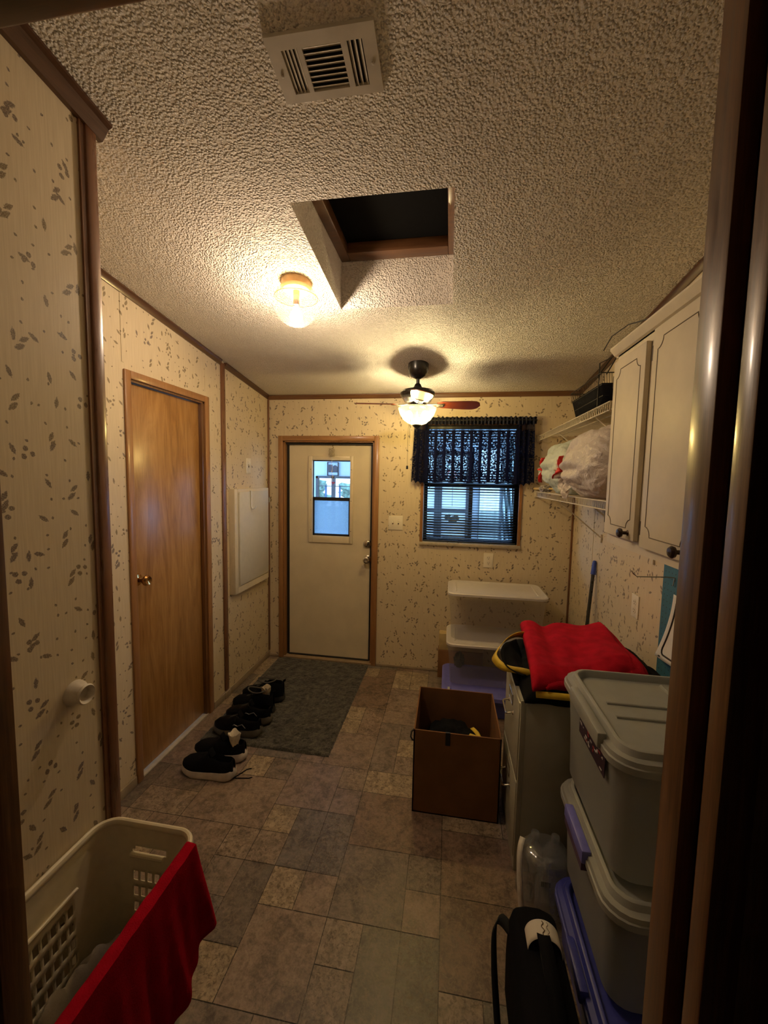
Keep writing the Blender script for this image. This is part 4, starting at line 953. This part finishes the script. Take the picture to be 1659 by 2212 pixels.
t2 = tote('storage_bin', 'milky storage bin with grey lid and violet clip, middle of the stack by the doorway', .440, .903, BY0-.045, BY1-.065, .2055, .520, .022, MILKY, GREYP, .040, .016, None, .055, deep=True)
c = MB(); c.box(.412, .440, 1.165, 1.345, .470, .512, bev=.006); c.box(.414, .432, 1.17, 1.34, .448, .475, 1); c.build('clip', [PURP, mat('clip_dark_violet', (.09, .05, .11), .5)], t2)  # violet clip with a darker violet block along its lower edge
tag(rag('stored_item', mat('packed_grey_items', (.10, .10, .10), .8), None, None, (.66, 1.24, .34), .17, .16, .085, 6), 'dark grey items packed inside the middle milky bin', 'contents')
t3 = tote('storage_bin', 'low bin with dark blue lid at the bottom of the stack by the doorway', .418, .893, .84, 1.400, 0, .205, .018, BLUEP, BLUEP, .040, .016, (BLUEP, 'x', 1.06, 1.20, .006), .05, deep=True)
# clear boxes at back
WL = mat('white_lid', (.64, .60, .56), .4, var=.03)
c1 = tote('storage_bin', 'empty clear plastic box with white lid, topmost under the window', .020, .680, 2.800, 3.165, .452, .793, .030, CLEARB, WL, .020, .010, None, .045)
c2 = tote('storage_bin', 'clear plastic box holding a dark item, second from the top under the window', .020, .680, 2.745, 3.12, .150, .452, .030, CLEARB, WL, .020, .010, None, .045)
rag('glove', mat('dark_grey_knit', (.05, .055, .05), .9), 'small dark item standing inside the second clear plastic box', 'clothing', (.105, 2.83, .300), .035, .03, .055, 2)
c3 = tote('storage_bin', 'violet-blue lidded box at the bottom of the stack under the window', .0, .640, 2.64, 3.08, 0, .150, .012, mat('blue_tub', (.06, .07, .26), .4), PURP, .030, .012, None, .04)
b = MB(); b.box(-.006, .012, 2.628, 2.640, .095, .135); b.box(.030, .044, 2.65, 2.72, .1505, .152); tag(b.build('masking_tape', mat('pale_tape', (.45, .5, .42), .6), c3))
def carton(name, label, x0, x1, y0, y1, z0, z1, m):
    o = thing(name, ((x0+x1)/2, (y0+y1)/2, z0), label, 'box'); b = MB(); b.box(x0, x1, y0, y1, z0, z1-.002, bev=.002); b.build('carton', m, o)
    b = MB(); b.box(x0, x1, y0, (y0+y1)/2-.001, z1-.002, z1+.001); b.build('flap', m, o); b = MB(); b.box(x0, x1, (y0+y1)/2+.001, y1, z1-.002, z1+.001); b.build('flap', m, o)
carton('cardboard_box', 'dark brown carton on the floor behind the violet lidded box', -.050, .30, 3.140, DD-.012, 0, .225, CARD)
carton('cardboard_box', 'pale tan carton standing on the dark brown one against the back wall', -.045, .30, 3.150, DD-.012, .2265, .355, CARD2)
# ================================================================== WATER BOTTLES + LAPTOP BAG
def bottle(x, y, h, r, label, tilt=(0, 0), cat='bottle'):
    o = thing('plastic_bottle', (x, y, .0), label, cat)
    R = Matrix.Rotation(radians(tilt[0]), 3, 'X') @ Matrix.Rotation(radians(tilt[1]), 3, 'Y')
    P = [(0, .004), (r*.8, 0), (r, .012), (r, h*.28), (r*.95, h*.31), (r, h*.34), (r, h*.62), (r*.8, h*.76), (r*.35, h*.88), (r*.28, h*.92), (r*.28, h*.97)]
    b = MB(); b.lathe(P, (x, y, 0), 32, R, cap=False); b.build('bottle_body', BOTTLE, o)
    b = MB(); b.lathe([(r*.34, h*.93), (r*.34, h), (0, h)], (x, y, 0), 20, R); b.build('cap', WRAP, o)
    b = MB(); b.lathe([(r*1.005, h*.36), (r*1.005, h*.60)], (x, y, 0), 32, R, cap=False); b.build('wrap_label', WRAP, o)
bottle(.345, 1.500, .255, .042, 'clear empty bottle with rounded cap behind the black laptop bag, leftmost of three', (0, 4))
bottle(.440, 1.515, .235, .045, 'clear empty bottle pressed against the filing cabinet, middle of three', (0, 0))
bottle(.395, 1.430, .215, .040, 'clear empty bottle nearest the blue lidded bin, front one of three', (0, 0))
b = MB()
def wrapf(u, v):
    th = 2*pi*u; k = 1+.10*noise.noise(Vector((cos(th)*3, sin(th)*3, v*4)))+.04*noise.noise(Vector((cos(th)*9, sin(th)*9, v*9)))
    s_ = (1-.10*v)*(1 if v < .85 else sqrt(max(0, 1-((v-.85)/.15)**2))*.999+.001)
    return (.400+.098*cos(th)*k*s_, 1.487+.085*sin(th)*k*s_, .006+.215*v)
b.grid(wrapf, 60, 30, cu=True)
pw = thing('plastic_wrapping', (.4, 1.487, 0), 'crinkled clear shrink film around the empty bottles beside the filing cabinet', 'packaging')
b.build('film', WRAP, pw, smooth=60)
b = MB(); b.add(*strap([(.318, 1.500, .225), (.302, 1.462, .205), (.298, 1.432, .150), (.300, 1.412, .09), (.306, 1.405, .03)], .022, (.8, -.5, .15))); b.build('carry_strap', mat('white_strap', (.66, .62, .56), .5), pw, solid=.002)
b = MB(); b.box(.360, .45, 1.398, 1.3985, .135, .165, 0)
for k in range(11): b.box(.366+.003*k, .3675+.003*k, 1.3972, 1.3979, .140, .160, 1)
b.build('printed_panel', [WRAP, BLK2], pw)
# laptop bag
lb = thing('laptop_bag', (.27, 1.05, 0), 'black padded laptop bag with white paper band on its handle, beside the blue lidded bin', 'bag')
def lbf(b, x0, x1, y0, y1, z1, m=0):
    secs = []
    for z, s_ in ((0.0, .86), (.02, .97), (.15, 1.0), (z1-.10, .98), (z1-.04, .94), (z1-.012, .84), (z1, .60)):
        cx_, cy_ = (x0+x1)/2, (y0+y1)/2; hx, hy = (x1-x0)/2*s_, (y1-y0)/2*(1-(1-s_)*.10); secs.append((z, cx_-hx, cx_+hx, cy_-hy, cy_+hy, .030))
    b.loft(secs, seg=7)
b = MB(); lbf(b, .214, .362, .74, 1.190, .290); b.build('bag_body', BLK, lb, smooth=50)
b = MB(); b.tube([(.288, .76, .268), (.288, .80, .2915), (.288, 1.12, .2925), (.288, 1.18, .274), (.288, 1.20, .22)], .0035, 8); b.build('zip', mat('zip_black', (.02, .02, .02), .4), lb)
b = MB(); b.add(*strap([(.300, 1.115, .285), (.298, 1.085, .315), (.296, 1.03, .330), (.294, .95, .328), (.292, .89, .310), (.292, .87, .285)], .034, (1, 0, 0))); b.build('handle', BLK, lb, smooth=70, solid=.008)
b = MB()
def band(u, v):
    th = pi*(-.08+1.16*u); return (.300-.046*cos(th), 1.112-.050*v+.012*sin(th), .286+.034*sin(th))
b.grid(band, 24, 4); tagp = b.build('paper_band', mat('white_tag', (.72, .66, .56), .7, var=.03), lb, smooth=70, solid=.001)
b = MB()
for k in range(2):
    b.tube([Vector(band(.50+.08*k+.02*sin(t*1.3), .1+.08*t))+Vector((0, 0, .0012)) for t in range(11)], .0006 if k else .0014, 4)
b.build('handwriting', mat('brown_ink', (.16, .11, .07), .7), tagp)
b = MB(); b.add(*strap([(.225, 1.150, .235), (.196, 1.170, .245), (.176, 1.150, .235), (.172, 1.10, .17), (.178, 1.04, .08), (.182, .98, .012), (.188, .90, .006), (.20, .80, .006), (.235, .72, .05)], .036, (.45, .65, .3))); b.build('shoulder_strap', mat('strap_webbing', (.012, .013, .014), .8), lb, smooth=70, solid=.003)
# ================================================================== MAT, SHOES
b = MB()
rx0, rx1, ry0, ry1 = -1.425, -.628, 2.083, 3.215
def rug(u, v):
    x, y = rx0+(rx1-rx0)*u, ry0+(ry1-ry0)*v; e = min(u, 1-u, v*1.4, (1-v)*1.4); z = .0115*min(1, e/.012)**.5
    return (x+.003*noise.noise(Vector((y*40, x*3, 0))), y+.003*noise.noise(Vector((x*40, y*3, 4))), .0005+z*(1+.28*noise.noise(Vector((x*60, y*60, 0)))+.25*noise.noise(Vector((x*23, y*23, 9)))))
b.grid(rug, 240, 330)
def rugmat():
    q = N('grey_shag'); p = q.pos(); f = q.noise(p, 22, 5, .7, .5); g = q.noise(p, 190, 3, .7); k = q.m('ADD', q.m('MULTIPLY', f, .55), q.m('MULTIPLY', g, .45))
    c = q.ramp(k, [(.38, (.018, .018, .016)), (.50, (.070, .067, .058)), (.62, (.16, .15, .125))])
    return q.end(q.pbsdf(c, 1.0, 0, q.bump(k, 1.0, .006), Sheen_Weight=.25, Specular_IOR_Level=.05))
tag(b.build('door_mat', rugmat(), None, 80), 'dark grey shaggy rectangular mat in front of the outside door', 'mat')
def shoe_parts(kind):
    root = thing('shoe', (0, 0, 0))
    L, sh0 = .300, (.031 if kind != 'boot' else .022)
    W = lambda t: (.0515*(max(0, 1-((.30-t)/.30)**2.2))**.5 if t < .30 else (.0515-.012*((t-.30)/.35) if t < .65 else (.0395-.002*((t-.65)/.2) if t < .85 else .0375*max(0, 1-((t-.85)/.15)**2.6)**.5)))
    def H(t):
        pts = [(0, .028), (.08, .045), (.2, .056), (.32, .062), (.45, .078), (.55, .094), (.65, .088), (.78, .076), (.9, .080), (1, .074)] if kind != 'boot' else [(0, .035), (.1, .058), (.25, .066), (.4, .075), (.52, .10), (.62, .128), (.75, .130), (.9, .128), (1, .112)]
        for (a, ha), (b_, hb) in zip(pts, pts[1:]):
            if t <= b_: return ha+(hb-ha)*(t-a)/(b_-a)
        return pts[-1][1]
    def up_(u, v):     # u along, v across 0..1
        t = .004+.992*u; th = pi*v; w = max(W(t), .002); c = cos(th); s_ = sin(th)
        x = (t-.5)*L; y = w*(abs(c)**.75)*(1 if c > 0 else -1)*(1-.22*s_*(t > .5)); z = sh0+(H(t))*(s_**.55)
        if t > .55 and abs(c) < .62:
            k = min(1, (t-.55)/.06)*min(1, (.965-t)/.04 if t < .965 else 0); k = max(0, k)*min(1, (.62-abs(c))/.16); z -= k*(.055 if kind != 'boot' else .085)
        return (x, y, z)
    b = MB(); b.grid(up_, 60, 36); b.build('upper', BLK if kind != 'patent' else mat('black_leather', (.004, .004, .005), .40, spec=.12), root, smooth=60, solid=.002)
    b = MB()
    def so(u, v, z):
        t = .002+.996*u; w = W(t)+.0035 if 0.01 < t < .99 else .004; return ((t-.5)*L*1.02, w*v, z)
    n = 50; top = []; 
    for k in range(n+1): top.append(so(k/n, 1, 0))
    for k in range(n, -1, -1): top.append(so(k/n, -1, 0))
    m_ = len(top); rise = lambda x: .010*max(0, -x/L-.28)/.22+.006*max(0, x/L-.3)/.2
    lay = [(.0, .93), (.006, .99), (sh0*.55, 1.03), (sh0*.9, 1.0), (sh0+.008, .97)]
    vs = []
    for (z, k) in lay:
        for p in top: vs.append((p[0]*k, p[1]*k, z+rise(p[0])+(.010*max(0, p[0]/L)*2 if z > sh0*.8 else 0)))
    fs = [list(range(m_))[::-1], [(len(lay)-1)*m_+i for i in range(m_)]]
    for j in range(len(lay)-1):
        for i in range(m_): fs.append([j*m_+i, j*m_+(i+1) % m_, (j+1)*m_+(i+1) % m_, (j+1)*m_+i])
    b.add(vs, fs)
    sm_ = {'white': mat('white_foam_sole', (.62, .57, .52), .6), 'patent': mat('grey_foam_sole', (.13, .115, .09), .6), 'boot': mat('black_rubber', (.02, .02, .02), .6)}[kind]
    so_ = b.build('sole', sm_, root, smooth=50)
    if kind != 'boot': tag(so_, {'white': 'white foam sole', 'patent': 'grey foam sole'}[kind])
    b = MB()
    for k in range(5):
        t = .34+.045*k; x = (t-.5)*L; z = sh0+H(t)+.002
        b.tube([(x, -.022, z-.008), (x+.004, 0, z+.001), (x-.002, .022, z-.008)], .0022, 6)
        if k < 4: b.tube([(x, -.022, z-.008), (x+.010, 0, z+.003), (x+.014, .022, z-.006)], .0022, 6)
    b.build('laces', BLK if kind == 'white' else mat('dark_lace', (.05, .05, .05), .7), root)
    b = MB(); b.grid(lambda u, v: ((.03-.02*u)+.0, (-.018+.036*v), sh0+.070+.040*u-.004*abs(v-.5)), 6, 6); b.build('tongue', BLK, root, solid=.004)
    if kind == 'boot':
        b = MB(); b.tube([(.03+.065*cos(a*pi/10), .034*sin(a*pi/10), .145+.006*cos(a*pi/5)) for a in range(20)], .0042, 8, True); b.build('grey_collar', mat('grey_piping', (.09, .085, .08), .8), root)
        b = MB(); b.tube([(.14, 0, .13), (.155, .004, .142), (.16, .0, .155), (.15, -.003, .150), (.142, 0, .135)], .004, 6); b.build('pull_loop', BLK, root)
    if kind == 'patent':
        b = MB()
        for s_ in (-1, 1):
            b.tube([(-.02, .040*s_, .060), (.0, .044*s_, .078), (.02, .042*s_, .070), (.05, .041*s_, .082), (.07, .040*s_, .060)], .0028, 6)
            b.tube([(-.10, .030*s_, .065), (-.08, .036*s_, .072), (-.06, .030*s_, .080)], .002, 6)
        b.build('side_stripe', mat('silver_stripe', (.20, .20, .21), .3, .3), root)
    return root
GRP = None
def place(root, x, y, rz, label, mirror=False):
    root.location = (x, y, root.location.z); root.rotation_euler = (0, 0, radians(rz)); tag(root, label, 'shoe')
s1_ = shoe_parts('white'); s2_ = copy_tree(s1_); s3_ = shoe_parts('patent'); s4_ = copy_tree(s3_); s5_ = shoe_parts('boot'); s6_ = copy_tree(s5_)
place(s1_, -1.213, 1.845, -3, 'black knit sneaker with thick white sole, nearest the camera in the shoe row')
place(s2_, -1.225, 1.975, 2, 'black knit sneaker with white sole and a white sock stuffed in it')
for s_ in (s3_, s4_, s5_, s6_): s_.location.z = .0125
place(s3_, -1.232, 2.175, 0, 'black glossy sneaker with grey sole on the front corner of the mat')
place(s4_, -1.225, 2.300, 3, 'black glossy sneaker with grey sole, second from the front on the mat')
place(s5_, -1.255, 2.420, -4, 'black high shoe with a cream sock in it, beside the glossy sneakers')
place(s6_, -1.250, 2.556, 4, 'black high shoe with grey collar, farthest in the row towards the outside door')
def sock(c, sx, sy, sz, seed, label, m):
    b = MB(); c = Vector(c)
    def f(u, v):
        th = 2*pi*u; r = 1+.06*sin(th*3+seed)+.05*sin(th*5-seed); t = v
        if t < .72: k = .62+.42*(t/.72); z = -sz+2*sz*(t/.72)
        else: q = (t-.72)/.28; k = 1.04-.75*q; z = sz-1.1*sz*q
        n_ = .16*noise.noise(Vector((cos(th)*2+seed, sin(th)*2, t*4)))
        return (c.x+sx*cos(th)*(r*k+n_), c.y+sy*sin(th)*(r*k+n_), c.z+z+.008*sin(th*3+seed*2))
    b.grid(f, 60, 26, cu=True); tag(b.build('sock', m, None, 70, solid=.001), label, 'sock')
sock((-1.135, 1.965, .128), .033, .026, .034, 1.2, 'white ankle sock stuffed in the second sneaker of the row', mat('white_cotton', (.70, .64, .54), .95, bump=.4, bsc=400))
sock((-1.165, 2.425, .150), .032, .026, .030, 4.4, 'cream ankle sock tucked in the high black shoe', mat('cream_cotton', (.52, .45, .35), .95, bump=.4, bsc=400))
b = MB(); b.tube([(-1.07, 1.835, .004), (-1.02, 1.845, .003), (-.99, 1.85, .003), (-.975, 1.86, .003)], .0022, 6); b.tube([(-1.065, 1.84, .004), (-1.03, 1.905, .004), (-1.01, 1.92, .003)], .0022, 6)
for r_, d in ((s1_, b),): 
    o = d.build('trailing_lace', BLK, None); o.parent = r_; o.matrix_parent_inverse = (Matrix.Translation(r_.location) @ Matrix.Rotation(radians(-3), 4, 'Z')).inverted()
# ================================================================== LAUNDRY BASKET
BK = mat('cream_basket_plastic', (.70, .62, .44), .42, var=.05)
lk = thing('laundry_basket', (-.82, .70, 0), 'tall cream slatted plastic laundry basket in the near left corner', 'laundry basket')
kx0, kx1, ky0, ky1, kz = -.972, -.672, .440, .968, .562
def rrp(s_, x0, x1, y0, y1, r):
    w, h = x1-x0-2*r, y1-y0-2*r; P_ = 2*(w+h)+2*pi*r; d = s_*P_
    segs = [('l', w, (x0+r, y1), (1, 0)), ('a', pi/2*r, (x1-r, y1-r), pi/2), ('l', h, (x1, y1-r), (0, -1)), ('a', pi/2*r, (x1-r, y0+r), 0), ('l', w, (x1-r, y0), (-1, 0)), ('a', pi/2*r, (x0+r, y0+r), -pi/2), ('l', h, (x0, y0+r), (0, 1)), ('a', pi/2*r, (x0+r, y1-r), pi)]
    for k, ln, p, q in segs:
        if d <= ln+1e-9:
            if k == 'l': return p[0]+q[0]*d, p[1]+q[1]*d
            a = q-d/r; return p[0]+r*cos(a), p[1]+r*sin(a)
        d -= ln
    return x0+r, y1
def kf(u, v):
    tp = .028*(1-v); x, y = rrp(u, kx0+tp, kx1-tp, ky0+tp, ky1-tp, .055); return (x, y, .004+(kz-.004)*v)
NU, NV = 196, 60
def ksk(i, j):
    x, y, z = kf((i+.5)/NU, (j+.5)/NV)
    far = y > ky1-.05 and -.878 < x < -.755; side = (x < kx0+.05 or x > kx1-.05) and .50 < y < .855; near = y < ky0+.05 and -.90 < x < -.74
    if far and .475 < z < .500 and -.885 < x < -.775: return True
    if not (far or side or near) or not (.09 < z < .445): return False
    return (i % 3 != 0) and (j % 5 not in (0, 1))
b = MB(); b.grid(kf, NU, NV, cu=True, skip=ksk); b.loft([(.002, kx0+.03, kx1-.03, ky0+.03, ky1-.03, .05), (.006, kx0+.03, kx1-.03, ky0+.03, ky1-.03, .05)])
b.build('basket_body', BK, lk, smooth=50, solid=.003)
b = MB(); rim = [rrp(k/120, kx0, kx1, ky0, ky1, .055) for k in range(120)]
b.tube([(x, y, kz) for x, y in rim], .0085, 10, True, flat=1.3); b.build('rim', BK, lk)
b = MB(); b.tube([(-.882, ky1-.012, .476), (-.778, ky1-.012, .476)], .0065, 8); b.tube([(kx0+.010, .86, .455), (kx0+.010, .50, .455)], .005, 8); b.build('grip_lip', BK, lk)
CLO = mat('greige_cotton', (.24, .20, .15), .95, bump=.4, bsc=300); CLO2 = mat('brown_knit', (.09, .06, .035), .95, bump=.4)
b = MB()
def clf(u, v):
    x = -.945+.245*u; y = .475+.42*v; z = .25+.10*noise.noise(Vector((x*9, y*9, 2)))+.05*abs(noise.noise(Vector((x*22, y*14, 6))))+.10*math.exp(-((u-.55+.25*v)/.06)**2)*math.exp(-((v-.55)/.3)**2)
    return (x, y, z+.07*(1-v))
b.grid(clf, 60, 80); tag(b.build('laundry', CLO, None, 70, solid=.004), 'rumpled greige shirt piled in the laundry basket', 'clothing')
rag('laundry', CLO2, 'dark brown garment in the far end of the laundry basket', 'clothing', (-.80, .84, .26), .07, .055, .075, 12)
b = MB()
def tw(u, v):
    # u along the rim (far -> near), v from inside over the rim down outside
    y = .930-.50*u
    if v < .12: q = v/.12; x = kx1-.028+.020*q; z = kz-.05+.062*q
    elif v < .2: q = (v-.12)/.08; x = kx1-.008+.024*q; z = kz+.012-.004*q
    else:
        q = (v-.2)/.8; hem = .275 if u < .04 else .275-.20*min(1, (u-.04)*1.8)
        z = kz+.008+(hem-kz-.008)*q; x = kx1+.016+.012*q*(1-.25*u)+.010*sin(u*26+q*2)*q+.006*sin(u*60)*q; y += .055*q*(1-u)
    return (x, y, z+.004*noise.noise(Vector((u*14, v*9, 3))))
b.grid(tw, 90, 60); tag(b.build('towel', REDT, None, 70, solid=.006), 'red terry towel draped over the right rim of the laundry basket', 'towel')
# ================================================================== PORCH seen through the glass
PY1 = 5.4
b = MB()
for (x0, x1, z0, z1) in ((-3.3, -1.838, -.2, 2.6), (-1.838, -1.05, -.2, .85), (-1.838, -1.05, 1.597, 2.6), (-1.05, -.46, -.2, 2.6), (-.46, .30, -.2, .78), (-.46, .30, 1.95, 2.6), (.30, .38, -.2, 2.6), (.38, .66, 2.0, 2.6), (.38, .66, -.2, .55), (.66, 2.6, -.2, 2.6)): b.box(x0, x1, PY1, PY1+.1, z0, z1)
struct(b, 'wall_porch', mat('pale_porch_paint', (.62, .68, .74), .6, var=.03))
b = MB(); b.box(-3.3, 2.6, DD+.1, 5.6, -.2, -.1); struct(b, 'floor_porch', mat('porch_boards', (.30, .28, .25), .7))
b = MB(); b.box(-3.3, 2.6, DD+.1, 5.6, 2.42, 2.5); struct(b, 'ceiling_porch', mat('porch_ceiling', (.6, .64, .68), .7))
b = MB(); b.box(-3.3, -1.62, DD+.101, DD+.14, -.1, 2.42); b.box(1.04, 2.6, DD+.101, DD+.14, -.1, 2.42); struct(b, 'wall_siding', mat('siding', (.5, .52, .54), .6))
PF = mat('dark_porch_frame', (.07, .07, .075), .6)
def pwin(name, x0, x1, z0, z1, mull, rails, fw, lab, pane=GLASS):
    o = thing(name, ((x0+x1)/2, PY1, z0), lab, None, None, 'structure'); b = MB()
    b.box(x0-.0, x0+fw, PY1-.02, PY1+.05, z0, z1); b.box(x1-fw, x1, PY1-.02, PY1+.05, z0, z1); b.box(x0, x1, PY1-.02, PY1+.05, z1-fw, z1); b.box(x0, x1, PY1-.02, PY1+.05, z0, z0+fw)
    for (a, c_) in mull: b.box(a, c_, PY1-.02, PY1+.05, z0, z1)
    for (a, c_) in rails: b.box(x0, x1, PY1-.018, PY1+.05, a, c_)
    b.build('window_frame', PF, o)
    b = MB(); b.box(x0+.01, x1-.01, PY1+.03, PY1+.034, z0+.01, z1-.01); b.build('window_pane', pane, o)
    return o
pwin('window_2', -1.838, -1.05, .85, 1.597, [(-1.612, -1.572)], [(1.455, 1.463)], .030, None)
pwin('window_3', -.46, .30, .78, 1.95, [(-.196, -.098), (.215, .30)], [(1.15, 1.195)], .05, None, PORCHFROST)
pwin('window_4', .38, .66, .55, 2.0, [], [], .014, None)
b = MB()
for x in (-1.70, -1.50, -1.30): b.box(x-.012, x+.012, PY1+.005, PY1+.018, .87, 1.47)
tag(b.build('window_muntin', mat('blue_muntin', (.12, .18, .32), .6)), 'slim blue upright bars across the porch window behind the door glass', 'window bars')
pc = thing('framed_picture', (-1.596, PY1-.01, 1.603), 'small black framed picture on the porch wall seen through the door glass', 'picture')
b = MB()
for (x0, x1, z0, z1) in ((-1.676, -1.666, 1.603, 1.791), (-1.526, -1.516, 1.603, 1.791), (-1.676, -1.516, 1.603, 1.611), (-1.676, -1.516, 1.783, 1.791)): b.box(x0, x1, PY1-.02, PY1, z0, z1)
b.build('frame', BLK2, pc)
b = MB(); b.box(-1.67, -1.52, PY1-.008, PY1-.004, 1.605, 1.789, 0); b.box(-1.658, -1.60, PY1-.010, PY1-.008, 1.648, 1.755, 1); b.lathe([(.040, 0), (0, .001)], (-1.565, PY1-.010, 1.70), 20, RX90, 1, sy=1.2); b.box(-1.605, -1.528, PY1-.010, PY1-.008, 1.648, 1.70, 1)
b.build('print', [mat('print_paper', (.5, .58, .68), .6), mat('print_dark', (.05, .055, .07), .6)], pc)
b = MB(); b.grid(lambda u, v: (.70+.36*u+.10*(1-u)*(-v)+.05*v, PY1-.10-.04*sin(u*2*pi*6), 2.15-1.75*v), 120, 20)
q = N('striped_curtain'); sp = q.n('SeparateXYZ', None, _0=q.pos()); k = q.maprange(q.m('SINE', q.m('ADD', q.m('MULTIPLY', sp.outputs[0], 120), q.m('MULTIPLY', sp.outputs[2], 16))), -.2, .3)
q.end(q.pbsdf(q.mix(k, (.05, .07, .07), (.62, .72, .74)), .8))
tag(b.build('porch_curtain', q.mat, None, 60, solid=.002), 'striped grey curtain bunched on the porch right of the bright glass', 'curtain')
b = MB(); b.grid(lambda u, v: (.385+.27*u, PY1-.06-.015*sin(u*2*pi*4), 2.02-1.45*v), 60, 6); q = N('sheer_white'); t_ = q.n('BsdfTranslucent', None, Color=(.85, .95, 1)); tr = q.n('BsdfTransparent'); mx = q.n('MixShader', None, Fac=.55); q.set(mx.inputs[1], tr); q.set(mx.inputs[2], t_)
q.end(mx); tag(b.build('sheer_curtain', q.mat, None, 60), 'white sheer glowing with daylight on the porch behind the window blind', 'curtain')
po = thing('hanging_planter', (.02, 4.3, 1.25), 'small hanging ornament with red ribbon on the porch seen through the window blind', 'ornament')
b = MB(); b.tube([(.03, 4.3, 2.42), (.03, 4.3, 1.30)], .002, 5); b.build('cord', BLK2, po)
b = MB()
for i in range(14):
    a = i*2.4; b.obox((.03+.05*cos(a), 4.3+.03*sin(a), 1.17+.02*sin(i*1.7)), (.055, .02, .03), Matrix.Rotation(a, 3, 'Y'), bev=.006)
b.build('body', mat('olive_ornament', (.06, .065, .045), .8), po)
b = MB(); b.tube([(-.03, 4.3, 1.60), (-.02, 4.3, 1.66), (.02, 4.3, 1.68), (.06, 4.3, 1.64), (.03, 4.3, 1.58), (.04, 4.3, 1.50)], .006, 6); b.build('ribbon', REDP, po)
# yard beyond the porch
b = MB(); b.box(-14, 14, 5.6, 26, -.5, -.35); struct(b, 'ground_yard', mat('yard_grass', (.12, .17, .07), .9))
def bush(x, y, s_, seed, label):
    b = MB()
    def f(u, v):
        th = 2*pi*u; ph = pi*v; d = Vector((sin(ph)*cos(th), sin(ph)*sin(th), cos(ph))); k = 1+.5*noise.noise(d*3+Vector((seed, 0, 0)))+.25*noise.noise(d*9)
        return (x+d.x*s_*k, y+d.y*s_*k*.7, max(-.4, .75+d.z*s_*.8*k))
    b.grid(f, 60, 36, cu=True); tag(b.build('bush', mat('leafy_green', (.22, .36, .26), .8, var=.6, nsc=8), None, 0), label, 'bush')
bush(-5.5, 13.5, 1.15, 2, 'left leafy bush beyond the porch window'); bush(-3.0, 16.0, 1.15, 5, 'right leafy bush beyond the porch window')
for r_ in (s2_, s4_, s6_):
    r_['label'] = r_['label']
